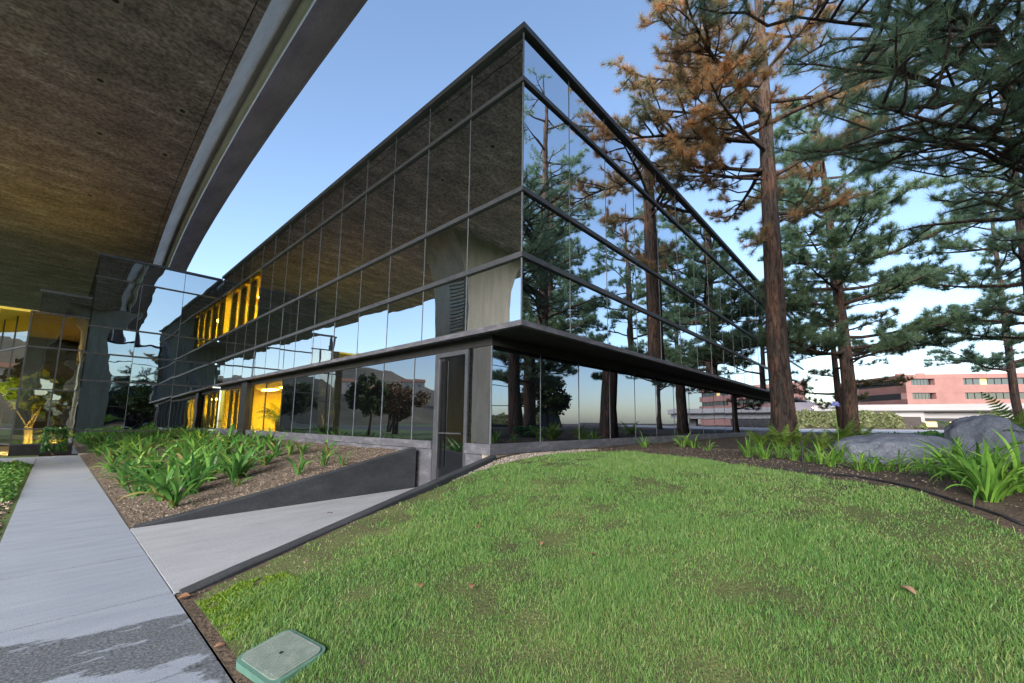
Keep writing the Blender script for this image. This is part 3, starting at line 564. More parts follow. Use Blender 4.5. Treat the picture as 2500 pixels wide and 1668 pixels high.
def dead_leaf(u, v, s, label, dz=.03):
    P = ground(u, v) if u > 380 else onz(u, v, 0); me = MB(); n = 6
    rows = []
    for i in range(n+1):
        t = i/n; ww = .33*math.sin(math.pi*min(.98, t*.92+.04)); rows.append(((t-.5), ww, .12*math.sin(3*t)))
    for (a_, ww, c) in rows: me.v += [(a_*s, -ww*s, c*s+.25*ww*s), (a_*s, 0, c*s), (a_*s, ww*s, c*s+.35*ww*s)]
    for i in range(n): me.f += [(i*3, i*3+3, i*3+4, i*3+1), (i*3+1, i*3+4, i*3+5, i*3+2)]
    o = me.build('dead_leaf', M['deadleaf'], None, True); o.location = (P[0], P[1], P[2]+dz); o.rotation_euler = (rng.normal(0, .15), rng.normal(0, .15), rng.uniform(0, 6)); tag(o, label, 'leaf')
dead_leaf(447, 1468, .10, 'curled pink-brown dead leaf at the start of the black kerb')
dead_leaf(535, 1585, .06, 'small tan dead leaf on bare soil above the valve box', .02)
dead_leaf(1152, 1449, .09, 'pale dead leaf lying mid lawn, left of two', .05)
dead_leaf(1025, 1446, .07, 'tan dead leaf lying on the grass near the lawn centre', .05)
dead_leaf(1168, 1298, .08, 'brown dead leaf on the upper left of the lawn', .05)
dead_leaf(1448, 1370, .07, 'brown dead leaf in the middle of the lawn slope', .05)
dead_leaf(2218, 1462, .09, 'tan dead leaf on the grass at the right of the lawn', .05)
dead_leaf(1322, 1340, .06, 'small dry leaf on the lawn above the centre', .05)
dead_leaf(806, 1243, .09, 'brown dead leaf lying on the pale ramp', -.06)
# ---- boulders
def boulder(name, label, c, size, rz, seed, flat):
    import bmesh
    bm = bmesh.new(); bmesh.ops.create_icosphere(bm, subdivisions=5, radius=1)
    for v_ in bm.verts:
        p = v_.co.copy(); q = p.normalized()
        d_ = 1+.20*mnoise.noise(q*1.2+Vector((seed,)*3))+.10*mnoise.noise(q*2.9+Vector((seed+5,)*3))+.03*mnoise.noise(q*7)+.012*mnoise.noise(q*17)-.03*max(0, 1-abs(mnoise.noise(q*2.2+Vector((seed+9,)*3)))*14)
        s = Vector((abs(q.x)**flat*math.copysign(1, q.x), abs(q.y)**flat*math.copysign(1, q.y), abs(q.z)**flat*math.copysign(1, q.z)))
        v_.co = s*d_
    me = bpy.data.meshes.new(name); bm.to_mesh(me); bm.free(); me.polygons.foreach_set('use_smooth', [True]*len(me.polygons))
    o = link(name, me, M['rock']); o.location = c; o.scale = size; o.rotation_euler = (0, 0, rz); return tag(o, label, 'boulder')
aR = yaw-math.pi/2
b1 = at(2192, 1100, 7.2); boulder('boulder', 'long low blue-grey boulder lying behind the strap-leaved plants', (b1[0], b1[1], .98), (.95, .45, .40), aR, 2.0, .8)
b2 = at(2407, 1080, 7.9); boulder('boulder', 'rounded upright grey boulder at the right, taller of the two', (b2[0], b2[1], 1.12), (.57, .48, .62), aR, 8.3, .86)
# ---- strap-leaved plants
def strap_mesh(bend, th0, w0, fold, twist):
    m = MB(); n = 9; prof = [.62, .8, .95, 1, 1, .93, .8, .6, .36, .03]; x = z = 0.; th = th0
    for i in range(n+1):
        ww = w0*prof[i]; nx_, nz_ = math.cos(th), -math.sin(th); tw = twist*i/n
        c = Vector((x, 0, z)); side = Vector((math.sin(tw)*nx_, math.cos(tw), math.sin(tw)*nz_)); nn = Vector((nx_, 0, nz_))
        m.v += [tuple(c-side*ww-nn*fold*ww), tuple(c), tuple(c+side*ww-nn*fold*ww)]
        x += math.sin(th)/n; z += math.cos(th)/n; th += bend/n*(1+1.2*i/n)
    for i in range(n): m.f += [(i*3, i*3+1, i*3+4, i*3+3), (i*3+1, i*3+2, i*3+5, i*3+4)]
    return m.mesh('leaf', True)
def leafset(m, w0, seed):
    r_ = random.Random(seed); out = []
    for k in range(9):
        me = strap_mesh(r_.uniform(.5, 1.7), r_.uniform(.12, .55), w0*r_.uniform(.85, 1.15), r_.uniform(.15, .4), r_.uniform(-.7, .7)); me.materials.append(m); out.append(me)
    return out
M['strapdry'] = leafmat('browning_strap_leaf', [(0, (.16, .18, .05)), (.6, (.32, .31, .10)), (1, (.34, .26, .12))], .25, .5, .8, 2)
S_BROAD = leafset(M['strap'], .046, 1)+leafset(M['strapdry'], .04, 5)[:1]; S_NARROW = leafset(M['agap'], .030, 2); S_GRASSY = leafset(M['agap'], .018, 3)
def clump(name, P, n, ln, meshes, label, cat, group=None, spread=.05):
    t = thing(name, label, cat, tuple(P), rng.uniform(0, 6), group)
    sz = rng.uniform(.8, 1.12)
    for k in range(n):
        o = link('leaf', meshes[int(rng.integers(len(meshes)))], None, t); a_ = 2.4*k+rng.normal(0, .3); r_ = spread*math.sqrt(rng.random())
        o.location = (r_*math.cos(a_), r_*math.sin(a_), -.015); o.rotation_euler = (rng.normal(0, .12), rng.normal(0, .15)-.25*(1-k/n), a_); s = ln*rng.uniform(.55, 1.2)*sz; o.scale = (s, s, s)
    return t
def planter_at(u, v):
    q = ray(u, v); t = 3
    while t < 40:
        P = CAM+q*t
        if P[2] <= plz(P[0], P[1]) or P[2] < 0: return P
        t += .01
    return P
MASS = [(356, 1201), (304, 1187), (328, 1154), (276, 1154), (384, 1159), (445, 1164), (468, 1206), (395, 1222), (330, 1212), (290, 1112), (328, 1094), (365, 1100), (398, 1094), (262, 1089), (300, 1085), (421, 1126), (459, 1122), (449, 1072), (487, 1070), (421, 1075), (384, 1072), (350, 1075), (515, 1131), (543, 1154), (490, 1110), (520, 1105), (585, 1112), (552, 1112), (632, 1103), (608, 1094), (575, 1092), (660, 1095), (300, 1125), (350, 1130), (410, 1185), (250, 1100), (500, 1085), (440, 1095), (270, 1130)]
EXTRA = [(rng.uniform(-4.2, -1.2), 5.2+14*rng.random()**1.2) for k in range(30)]
for q in MASS+EXTRA:
    P = planter_at(*q) if q[0] > 0 else (q[0], q[1], float(plz(q[0], q[1])))
    if q[0] < 0 and q[0] > -2.2 and q[1] < 8: continue
    clump('strap_leaf_plant', (P[0], min(P[1], 20.9), P[2]), 24, .78, S_BROAD, 'dark green strap-leaved plant in the dense mass filling the planter beside the path', 'plant', 'strap-leaved plants massed in the planter', .07)
UNI = [(424, 1239, 18, .66, 'large strap-leaved plant nearest the ramp wall with arching yellow-tipped leaves'),
       (608, 1142, 14, .55, 'strap-leaved plant with an orange-red flower head in the middle of the planter'),
       (646, 1136, 15, .58, 'full strap-leaved plant right of the orange flower'),
       (674, 1116, 13, .55, 'strap-leaved plant at the right edge of the dense mass'),
       (580, 1187, 11, .34, 'small bright strap-leaved plant alone on the mulch below the flowering one'),
       (730, 1159, 8, .50, 'solitary strap-leaved plant with few upright leaves on open mulch'),
       (707, 1112, 10, .50, 'strap-leaved plant under the ground-floor glass, left of three'),
       (738, 1110, 10, .48, 'strap-leaved plant under the ground-floor glass, middle of three'),
       (796, 1114, 12, .48, 'strap-leaved plant under the ground-floor glass, right of three'),
       (791, 1138, 9, .42, 'low strap-leaved plant on mulch right of the solitary one'),
       (836, 1138, 7, .32, 'smallest strap-leaved plant, farthest right in the planter')]
for (u, v, n, ln, lab) in UNI:
    P = planter_at(u, v); t = clump('strap_leaf_plant', P, int(n*1.3), ln*1.15, S_BROAD, lab, 'plant')
    if 'orange-red' in lab:
        fl = MB().tube([(0, 0, 0), (.02, -.02, .2), (.03, -.04, .36)], .006, 5).build('flower_stalk', M['agap'], t)
        fm = MB()
        for k in range(14):
            a_ = rng.uniform(0, 6.3); e = rng.uniform(.2, 1.3); d_ = Vector((math.cos(a_)*math.sin(e), math.sin(a_)*math.sin(e), math.cos(e))); s_ = d_.orthogonal().normalized()*.014; b_ = Vector((.03, -.04, .35))
            fm.quad(b_, b_+d_*.04+s_, b_+d_*.075, b_+d_*.04-s_)
        fm.build('flower', M['flower'], t)
RB = [(1572, 1092, 12, .34, S_NARROW, 'bright strap-leaved plant at the lawn crest, farthest left on the right side of the corner'), (1666, 1091, 14, .42, S_NARROW, 'upright strap-leaved plant on a soil hump, left of a close pair'), (1692, 1093, 12, .42, S_NARROW, 'upright strap-leaved plant on a soil hump, right of a close pair'),
      (1728, 1100, 8, .30, S_NARROW, 'small strap-leaved plant alone on soil left of the big trunk'), (1826, 1116, 26, .36, S_GRASSY, 'grassy tuft at the left end of the bed by the trunk'), (1868, 1121, 30, .40, S_GRASSY, 'thick grassy tuft left of the black stake'), (1905, 1118, 24, .40, S_GRASSY, 'grassy tuft just below the big pine trunk'),
      (1978, 1128, 12, .34, S_NARROW, 'strap-leaved plant immediately right of the black stake'), (2006, 1133, 12, .36, S_NARROW, 'strap-leaved plant second to the right of the stake'), (2050, 1128, 16, .46, S_NARROW, 'tall strap-leaved plant at the left end of the long boulder carrying a blue flower'),
      (2098, 1148, 16, .42, S_NARROW, 'spiky plant in front of the left part of the long boulder'), (2165, 1149, 12, .34, S_NARROW, 'strap-leaved plant before the middle of the long boulder'), (2197, 1152, 7, .28, S_NARROW, 'narrow upright plant before the right part of the long boulder'), (2240, 1158, 7, .2, S_NARROW, 'tiny plant at the right foot of the long boulder'), (2290, 1165, 12, .3, S_NARROW, 'short plant between the two boulders in front'),
      (2338, 1172, 20, .50, S_NARROW, 'lush strap-leaved clump under the tall boulder, left of the big group'), (2385, 1182, 22, .52, S_NARROW, 'lush strap-leaved clump in the middle of the big group at right'), (2440, 1205, 20, .55, S_NARROW, 'large arching strap-leaved clump in front of the big group at right'), (2490, 1200, 20, .55, S_NARROW, 'strap-leaved clump cut by the right edge of the picture'), (2430, 1165, 18, .5, S_NARROW, 'strap-leaved clump behind the big group against the tall boulder'), (2330, 1150, 16, .45, S_NARROW, 'strap-leaved clump tucked between long and tall boulders'),
      (1850, 1108, 24, .36, S_GRASSY, 'grassy tuft behind the front row at the left end of the bed'), (1938, 1124, 20, .34, S_GRASSY, 'grassy tuft immediately left of the black stake'), (2030, 1140, 12, .30, S_NARROW, 'low strap-leaved plant in front of the blue-flowered one'), (2132, 1152, 12, .34, S_NARROW, 'strap-leaved plant at the left third of the long boulder'), (2262, 1150, 14, .34, S_NARROW, 'strap-leaved plant against the right end of the long boulder'), (2412, 1222, 16, .48, S_NARROW, 'arching strap-leaved clump nearest the edging at right')]
for (u, v, n, ln, ms, lab) in RB:
    P = ground(u, v); t = clump('strap_leaf_plant', P, int(n*1.7), ln*1.25, ms, lab, 'plant', None, .09)
    if 'blue flower' in lab:
        MB().tube([(0, 0, 0), (.01, .01, .5), (.0, .0, .98)], .006, 5).build('flower_stalk', M['agap'], t); fm = MB()
        for k in range(22):
            a_ = rng.uniform(0, 6.3); e = rng.uniform(.3, 1.9); d_ = Vector((math.cos(a_)*math.sin(e), math.sin(a_)*math.sin(e), math.cos(e))); s_ = d_.orthogonal().normalized()*.01; b_ = Vector((0, 0, .98))
            fm.quad(b_, b_+d_*.06+s_, b_+d_*.09, b_+d_*.06-s_)
        fm.build('flower', M['blueflower'], t)
# ---- ferns
def frond_mesh(m, bend, n=16, w=.16, pw=.022, droop=.25):
    b = MB(); x = z = 0.; th = .35; P = []
    for i in range(n+1):
        P.append((x, z, th)); x += math.sin(th)/n; z += math.cos(th)/n; th += bend/n
    b.tube([(q[0], 0, q[1]) for q in P[::4]], list(np.linspace(.006, .002, len(P[::4]))), 3, False)
    for i in range(2, n+1):
        (px_, pz_, th) = P[i]; t = i/n; L = w*math.sin(math.pi*min(1, .18+.80*t))+.02; T = Vector((math.sin(th), 0, math.cos(th)))
        for s in (-1, 1):
            d_ = (Vector((0, s, 0))+T*.45-Vector((0, 0, droop))).normalized(); c = Vector((px_, 0, pz_)); ww = T*pw
            b.v += [tuple(c-ww), tuple(c+d_*L*.5-ww*.8), tuple(c+d_*L), tuple(c+d_*L*.5+ww*.8), tuple(c+ww)]; k = len(b.v); b.f.append((k-5, k-4, k-3, k-2, k-1))
    me = b.mesh('frond'); me.materials.append(m); return me
FR = [frond_mesh(M['fern'], bd) for bd in (.8, 1.2, 1.6)]
def fern(P, n, ln, label):
    t = thing('fern', label, 'fern', tuple(P))
    for k in range(n):
        o = link('frond', FR[k % 3], None, t); o.rotation_euler = (rng.normal(0, .1), rng.normal(0, .2), 2.4*k); s = ln*rng.uniform(.75, 1.15); o.scale = (s, s, s); o.location = (0, 0, -.02)
for (u, v, n, ln, lab) in ((1858, 1092, 11, .55, 'fern at the left foot of the big pine trunk'), (1910, 1098, 13, .60, 'fern spreading in front of the big pine trunk'), (1955, 1096, 12, .55, 'fern right of the big pine trunk'), (2005, 1100, 11, .50, 'fern between the stake and the blue flower'), (2060, 1082, 13, .75, 'feathery fern below the second pine trunk'), (2110, 1078, 10, .75, 'fern behind the left end of the long boulder')):
    fern(ground(u, v), n+8, ln*1.25, lab)
# ---- leafy masses
def leafcloud(name, C, Rr, n, size, m, parent=None, shell=.55, boxy=False, clusters=0):
    if boxy:
        q = rng.uniform(-1, 1, (n, 3)); ax_ = rng.integers(0, 3, n); sg = rng.choice([-1, 1], n); dep = 1-rng.random(n)**2*.45; q[np.arange(n), ax_] = sg*dep; q *= 1+.05*rng.normal(size=(n, 1))
    else:
        q = rng.normal(size=(n, 3)); q /= np.linalg.norm(q, axis=1, keepdims=True); q *= (shell+(1-shell)*rng.random((n, 1)))
        if clusters:
            c = rng.normal(size=(clusters, 3)); c /= np.linalg.norm(c, axis=1, keepdims=True); c *= rng.uniform(.35, 1., (clusters, 1)); q = c[rng.integers(0, clusters, n)]+q*.32
    P = np.asarray(C)+q*np.asarray(Rr); a_ = rng.normal(size=(n, 3)); a_ /= np.linalg.norm(a_, axis=1, keepdims=True); b_ = rng.normal(size=(n, 3)); b_ -= a_*(a_*b_).sum(1, keepdims=True); b_ /= np.linalg.norm(b_, axis=1, keepdims=True)
    s = size*rng.uniform(.6, 1.3, (n, 1)); A, B = a_*s, b_*s*.5
    V = np.stack([P-A, P-A*.1+B, P+A, P-A*.1-B], 1).reshape(-1, 3); Fc = np.arange(n*4).reshape(-1, 4)
    return link(name, npmesh(name, V, Fc), m, parent)
hb = thing('clipped_shrub', 'small square clipped shrub beside the path under the glass wing', 'shrub', (-5.25, 21.35, 0))
o = leafcloud('foliage', (0, 0, .66), (.34, .30, .46), 2600, .045, M['hedge'], hb, boxy=True)
for k in range(4): MB().tube([(rng.normal(0, .05), rng.normal(0, .05), -.02), (rng.normal(0, .1), rng.normal(0, .08), .2), (rng.normal(0, .15), rng.normal(0, .12), .45)], [.02, .017, .012], 6).build('stem', M['stem'], hb)
n = 7000; x = -5.72-rng.random(n)*2.6; y = 7.5+rng.random(n)*9.2; z = .02+.16*rng.random(n)*np.clip((-5.68-x)/.3, .15, 1)*np.clip((16.8-y)/.4, .2, 1)*np.clip((y-7.4)/.8, .1, 1)
P = np.stack([x, y, z], 1)
a_ = rng.normal(size=(n, 3)); a_[:, 2] *= .5; a_ /= np.linalg.norm(a_, axis=1, keepdims=True); b_ = np.cross(a_, rng.normal(size=(n, 3))); b_ /= np.linalg.norm(b_, axis=1, keepdims=True); s = .05*rng.uniform(.6, 1.3, (n, 1))
tag(link('ground_cover', npmesh('ground_cover', np.stack([P-a_*s, P+b_*s*.5, P+a_*s, P-b_*s*.5], 1).reshape(-1, 3), np.arange(n*4).reshape(-1, 4)), M['cover']), 'low leafy ground cover left of the path', 'ground cover', kind='stuff')
n = 6000; x = -5.7-rng.random(n)*2.5; y = rng.uniform(-4, 7.8, n)
scatter('mulch', np.stack([x, y, x*0+.0], 1), .025, M['chip'], 'dry leaf litter on bare ground left of the path', 'mulch')
# ================================================================== pines
def unit(v): return v/ (np.linalg.norm(v)+1e-9)
def needles(name, T, D, S, K, wid, m, parent):
    n = len(T); T = np.repeat(np.asarray(T), K, 0); D = np.repeat(np.asarray(D), K, 0); S = np.repeat(np.asarray(S), K)
    q = rng.normal(size=(n*K, 3)); q /= np.linalg.norm(q, axis=1, keepdims=True)
    d = q+D*.75; d[:, 2] += .12; d /= np.linalg.norm(d, axis=1, keepdims=True)
    L = S*rng.uniform(.7, 1.1, n*K); B = T-D*(rng.random(n*K)*S*.7)[:, None]
    s = np.cross(d, rng.normal(size=(n*K, 3))); s /= np.linalg.norm(s, axis=1, keepdims=True); s *= wid*.5
    V = np.stack([B-s, B+s, B+d*L[:, None]], 1).reshape(-1, 3)
    return link(name, npmesh(name, V, np.arange(n*K*3).reshape(-1, 3)), m, parent)
def curve(p0, az, L, el0, el1, r_, n=6, wob=.06):
    P = [np.array(p0, float)]; a = az
    for i in range(n):
        e = el0+(el1-el0)*i/(n-1); a += r_.normal(0, wob*1.6); e += r_.normal(0, wob)
        P.append(P[-1]+L/n*np.array([math.cos(a)*math.cos(e), math.sin(a)*math.cos(e), math.sin(e)]))
    return P
def bez(p0, p1, sag, r_, n=6):
    P = []
    for i in range(n+1):
        t = i/n; q = np.array(p0)*(1-t)+np.array(p1)*t; q[2] += sag*4*t*(1-t); P.append(q+(r_.normal(0, .05, 3) if 0 < i < n else 0))
    return P
def pine(label, base, H, r0, limbs, seed, K=46, ndl=.24, wid=.010, mat_='needle', lean=(0, 0), subk=2.0, tip=1.0, endp=()):
    r_ = np.random.default_rng(seed); t = thing('pine_tree', label, 'tree', base)
    bx_, by_, bz_ = base; ns_ = 14; TP = []; TR = []
    for i in range(ns_+1):
        f = i/ns_; TP.append(np.array([lean[0]*f+.10*math.sin(3.1*f+seed), lean[1]*f+.10*math.sin(2.3*f+2*seed), H*f-.25*(1-f)])); TR.append(r0*((1-f)**.75*.92+.06)+r0*.22*max(0, 1-f*14))
    TP[0][:2] = TP[1][:2] = (0, 0)
    m = MB(); nn = 18; m.tube(TP, TR, nn); o = m.build('trunk', M['bark'], t, True)
    def tp(z): f = np.clip(z/H, 0, 1); return np.array([np.interp(f, np.linspace(0, 1, ns_+1), [q[k] for q in TP]) for k in range(3)])
    T = []; D = []; S = []
    def foliage(P, rad, mb, L):
        P = np.array(P); seg = len(P)-1
        nsub = max(3, int(L*subk))
        for k in range(nsub):
            f = .28+.72*(k+r_.random()*.7)/nsub; f = min(f, .98); x_ = f*seg; i = int(x_); q = P[i]*(1-(x_-i))+P[min(i+1, seg)]*(x_-i); d = unit(P[min(i+1, seg)]-P[i])
            az = math.atan2(d[1], d[0])+r_.choice([-1, 1])*r_.uniform(.5, 1.3); Ls = (.22+.22*r_.random())*L*(1.15-.7*f)+.3
            Q = curve(q, az, Ls, r_.uniform(-.2, .4), r_.uniform(.1, .8), r_, 4, .16); mb.tube(Q, [rad*.35, rad*.3, rad*.24, rad*.2, rad*.12], 4, False)
            nt2 = max(2, int(Ls*3.2*tip))
            for j in range(nt2):
                g = .35+.65*(j+r_.random())/nt2; y_ = min(g, .99)*4; ii_ = int(y_); c = Q[ii_]*(1-(y_-ii_))+Q[ii_+1]*(y_-ii_); dd = unit(Q[ii_+1]-Q[ii_]+r_.normal(0, .12, 3)); off = r_.normal(0, .17, 3); off[2] = abs(off[2])*.8
                e = c+off; mb.tube([c, e], [rad*.14, rad*.08], 3, False); T.append(e); D.append(unit(dd*.6+unit(off))); S.append(ndl*r_.uniform(.75, 1.15))
            T.append(Q[-1]); D.append(unit(Q[-1]-Q[-2])); S.append(ndl*1.1)
        T.append(P[-1]); D.append(unit(P[-1]-P[-2])); S.append(ndl*1.1)
    for (z, az, L, e0, e1) in limbs:
        q = tp(z); rad = max(.03, min(.016*L+.02, .45*r0)); P = curve(q, az, L, e0, e1, r_, 6); mb = MB(); mb.tube(P, [rad*(1-.13*i) for i in range(7)], 6, False); foliage(P, rad, mb, L); mb.build('branch', M['bark'], t, True)
    for (z, E, sag, rad) in endp:
        E = np.array(E)-np.array(base); q = tp(z); P = bez(q, E, sag, r_, 7); L = float(np.linalg.norm(E-q)); mb = MB(); mb.tube(P, [rad*(1-.115*i) for i in range(8)], 8, False); foliage(P, rad, mb, L); mb.build('branch', M['bark'], t, True)
    needles('crown', T, D, S, K, wid, M[mat_], t); return len(T)
LEFT, RIGHT = yaw+math.pi/2, yaw-math.pi/2; TOC, AWAY = yaw+math.pi, yaw
def ring(seed, n, z0, z1, l0, l1, e0=(-.1, .35), e1=(.0, .6)):
    r_ = np.random.default_rng(seed); out = []
    for k in range(n):
        f = k/max(1, n-1); z = z0+(z1-z0)*f+r_.normal(0, .2); out.append((z, 2.39996*k+r_.normal(0, .35), (l0+(l1-l0)*f)*r_.uniform(.75, 1.15), r_.uniform(*e0), r_.uniform(*e1)))
    return out
cnt = []
l1 = [(9.55, LEFT+.05, 3.2, -.02, .05), (9.8, LEFT-.5, 3.4, .1, .25), (8.2, RIGHT+.3, 3.6, .25, .35), (9.6, RIGHT-.1, 3.4, .45, .3), (7.5, LEFT+.3, 1.2, -.5, -.9), (7.9, RIGHT+.6, 2.2, .5, .1), (11.0, LEFT, 5.7, .0, .15), (12.0, LEFT+.45, 5.4, .15, .3), (9.9, LEFT+.2, 4.4, -.05, .05), (12.3, LEFT-.4, 4.6, .1, .3), (13.2, LEFT+.1, 5.0, .1, .4), (14.2, LEFT-.2, 4.6, .2, .5), (10.6, LEFT+.7, 4.2, .0, .25), (11.6, LEFT-.8, 4.2, .1, .3)]+ring(11, 26, 10.4, 22, 4.8, 1.8)
M1='needle_sunlit'
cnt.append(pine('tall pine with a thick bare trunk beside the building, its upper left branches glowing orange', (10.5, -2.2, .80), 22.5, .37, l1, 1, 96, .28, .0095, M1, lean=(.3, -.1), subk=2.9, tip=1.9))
l2 = [(4.6, LEFT+.1, 4.6, .05, .15), (4.9, RIGHT+.1, 5.4, .05, .0), (4.3, TOC, 3.6, .0, .2), (7.2, RIGHT-.1, 5.6, .35, .3), (7.0, LEFT, 4.6, .2, .3)]+ring(22, 46, 4.8, 18.6, 5.2, 2.4)
cnt.append(pine('dense dark green pine with a leaning reddish trunk behind the long boulder', (22.0, -3.3, .8), 19, .36, l2, 2, 64, .33, .021, lean=(-.5, .3), subk=3.3, tip=1.6))
cnt.append(pine('thin pale-barked pine with sparse yellowish foliage behind the dense pine', (30.5, -2.3, .8), 13, .26, ring(33, 16, 2.2, 12, 4.6, 2.2), 3, 44, .32, .026, 'needle_dry', subk=2.0, tip=1.3))
cnt.append(pine('slender pine at the right edge of the picture over the road', tuple(at(2492, 1040, 27)[:2])+(.8,), 19, .25, ring(44, 32, 4.0, 18, 5.2, 2.2), 4, 52, .34, .024, subk=2.3, tip=1.4))
EP = [(8.6, at(1930, 40, 8.2), .8, .10), (8.0, at(2080, 150, 7.4), .5, .10), (7.3, at(2130, 255, 7.0), .3, .09), (6.6, at(2170, 330, 8.2), .5, .09), (7.0, at(2300, 330, 8.0), .2, .08), (9.6, at(2110, -60, 7.2), .6, .16), (9.2, at(2330, 20, 7.0), .5, .15), (5.4, at(2330, 500, 10.5), .5, .08), (8.8, at(2230, 110, 8.8), .7, .1), (6.0, at(2420, 430, 9.5), .3, .08), (7.6, at(2420, 210, 7.6), .2, .1)]
cnt.append(pine('near pine whose dark branches hang in from the top right corner', (11.6, -8.7, .8), 21, .40, ring(55, 24, 4.6, 20, 4.2, 1.8), 5, 60, .29, .0080, subk=1.6, tip=1.5, endp=EP))
cnt.append(pine('pine standing just outside the right edge, seen in the mirrored facade', (24.5, -10.2, .8), 19, .36, ring(77, 30, 4.5, 18, 4.6, 2.0), 8, 60, .32, .018, subk=2.6, tip=1.5))
cnt.append(pine('dense pine outside the picture, mirrored behind the near one at the building corner', (18.6, -13.8, .8), 21, .4, ring(88, 46, 3.5, 20, 5.0, 2.4), 9, 64, .32, .018, subk=3.2, tip=1.6))
cnt.append(pine('dense pine outside the picture, mirrored midway along the facade', (21, -15.5, .8), 18, .36, ring(99, 40, 3.5, 17.5, 4.8, 2.2), 10, 60, .32, .02, subk=3.0, tip=1.6))
# ---- shrub at the right edge
P = at(2500, 1050, 8.0); sh = thing('leafy_shrub', 'dark glossy large-leaved shrub at the right edge behind the tall boulder', 'shrub', (P[0], P[1], .85))
for k in range(46):
    o = link('frond', FR[k % 3], None, sh); o.rotation_euler = (rng.normal(0, .25), rng.normal(0, .3), 2.4*k); s_ = rng.uniform(.5, .95); o.scale = (s_, s_*1.5, s_); o.location = (rng.normal(0, .25), rng.normal(0, .25), rng.uniform(0, .55))
leafcloud('foliage', (0, 0, .45), (.75, .75, .5), 2600, .07, M['hedge'], sh, clusters=16)
P = at(2260, 1060, 10.5); sh = thing('leafy_shrub', 'low dark shrub visible in the gap behind the long boulder', 'shrub', (P[0], P[1], .85)); leafcloud('foliage', (0, 0, .2), (1.5, .8, .3), 2600, .07, M['hedge'], sh, clusters=20)
# ---- plants inside
PF = [frond_mesh(M['palm'], bd, 22, .30, .012, .55) for bd in (1.5, 2.0, 2.5)]
pl = thing('potted_palm', 'dark arching palm silhouetted inside the yellow lobby', 'palm', (1.05, 14.6, 1.06))
MB().tube([(0, 0, 0), (0, 0, .3)], [.2, .24], 14).build('pot', M['black'], pl)
for k in range(13): o = link('frond', PF[k % 3], None, pl); o.rotation_euler = (rng.normal(0, .1), rng.normal(-.15, .15), 2.4*k); s_ = rng.uniform(1.0, 1.5); o.scale = (s_,)*3; o.location = (0, 0, .25)
dk = thing('reception_desk', 'dark reception desk inside the yellow lobby', 'desk', (3.2, 14.2, 1.06))
box('front_panel', (-.03, -.9, 0), (.03, .9, .95), M['stem'], dk); box('desk_top', (-.08, -.95, .951), (.6, .95, 1.0), M['soffit'], dk); box('side_panel', (.031, -.9, 0), (.55, -.84, .95), M['stem'], dk); box('side_panel', (.031, .84, 0), (.55, .9, .95), M['stem'], dk)
for y0 in (13.0, 15.6, 18.3): box('inner_door', (5.46, y0, 1.06), (5.499, y0+.9, 2.95), M['stem'], ob)
tr = thing('indoor_tree', 'leafy yellow-lit indoor tree behind the atrium glass', 'tree', (-6.0, 23.6, .03))
for k in range(5): MB().tube([(rng.normal(0, .08), rng.normal(0, .08), 0), (rng.normal(0, .1), rng.normal(0, .1), 1.1), (rng.normal(0, .4), rng.normal(0, .3), 2.2)], [.035, .03, .02], 6).build('stem', M['wallhouse'], tr)
leafcloud('foliage', (0, 0, 2.7), (1.1, .9, .85), 520, .22, M['indoorleaf'], tr, .3)
AF = [frond_mesh(M['indoorleaf'], bd, 18, .2, .02, .4) for bd in (1.4, 2.0, 2.6)]
af = thing('indoor_fern', 'bushy yellow-lit fern inside the atrium beside the wing', 'fern', (-5.15, 23.1, .6)); box('stand', (-.25, -.25, -.57), (.25, .25, 0), M['wallhouse'], af)
for k in range(26): o = link('frond', AF[k % 3], None, af); o.rotation_euler = (rng.normal(0, .1), rng.normal(0, .25), 2.4*k); s_ = rng.uniform(.7, 1.15); o.scale = (s_,)*3; o.location = (0, 0, .02)
# ================================================================== beyond the garden (east)
def V(d, u, z): q = CAM+ray(u, 1035)*d; return (q[0], q[1], z)
rd = MB(); ys_ = [(33, .905), (60, .905)]
rd.quad(V(34, 1500, .90), V(34, 3300, .90), V(60, 3300, .90), V(60, 1500, .90)); tag(rd.build('road', M['bridge']), kind='structure')
# freeway bridge
fb = thing('freeway_bridge', 'pale concrete freeway overpass crossing behind the boulders', 'bridge')
pa, pb = np.array(V(78, 1990, 0)), np.array(V(58, 2900, 0)); dv2 = (pb-pa)/np.linalg.norm(pb-pa); nv2 = np.array([-dv2[1], dv2[0], 0])
Lb = float(np.linalg.norm(pb-pa))
def fpath(s0, s1): return [(*(pa+dv2*s)[:2], nv2[0], nv2[1]) for s in np.linspace(s0, s1, 9)]
MB().extrude([(0, 3.9), (-.25, 4.1), (-.25, 5.15), (0, 5.15), (.3, 5.15), (.3, 4.3), (14, 4.3), (14, 3.9)], fpath(0, Lb)).build('deck', M['bridge'], fb)
MB().extrude([(1.2, 2.75), (1.2, 3.89), (12, 3.89), (12, 2.75)], fpath(16, Lb)).build('girder', M['bridge'], fb)
MB().extrude([(.5, .5), (.5, 3.89), (13, 3.89), (13, .5)], fpath(0, 15.8)).build('abutment', M['bridge'], fb)
for s in (40,): q = pa+dv2*s+nv2*6; box('pier', (q[0]-.8, q[1]-.8, .5), (q[0]+.8, q[1]+.8, 2.75), M['bridge'], fb)
q = pa+dv2*27+nv2*22
uw = MB(); c0, c1 = pa+dv2*17+nv2*24, pa+dv2*40+nv2*24; uw.quad((*c0[:2], .5), (*c1[:2], .5), (*c1[:2], 3.6), (*c0[:2], 3.6)); uw.build('back_wall', M['asphalt'], fb)
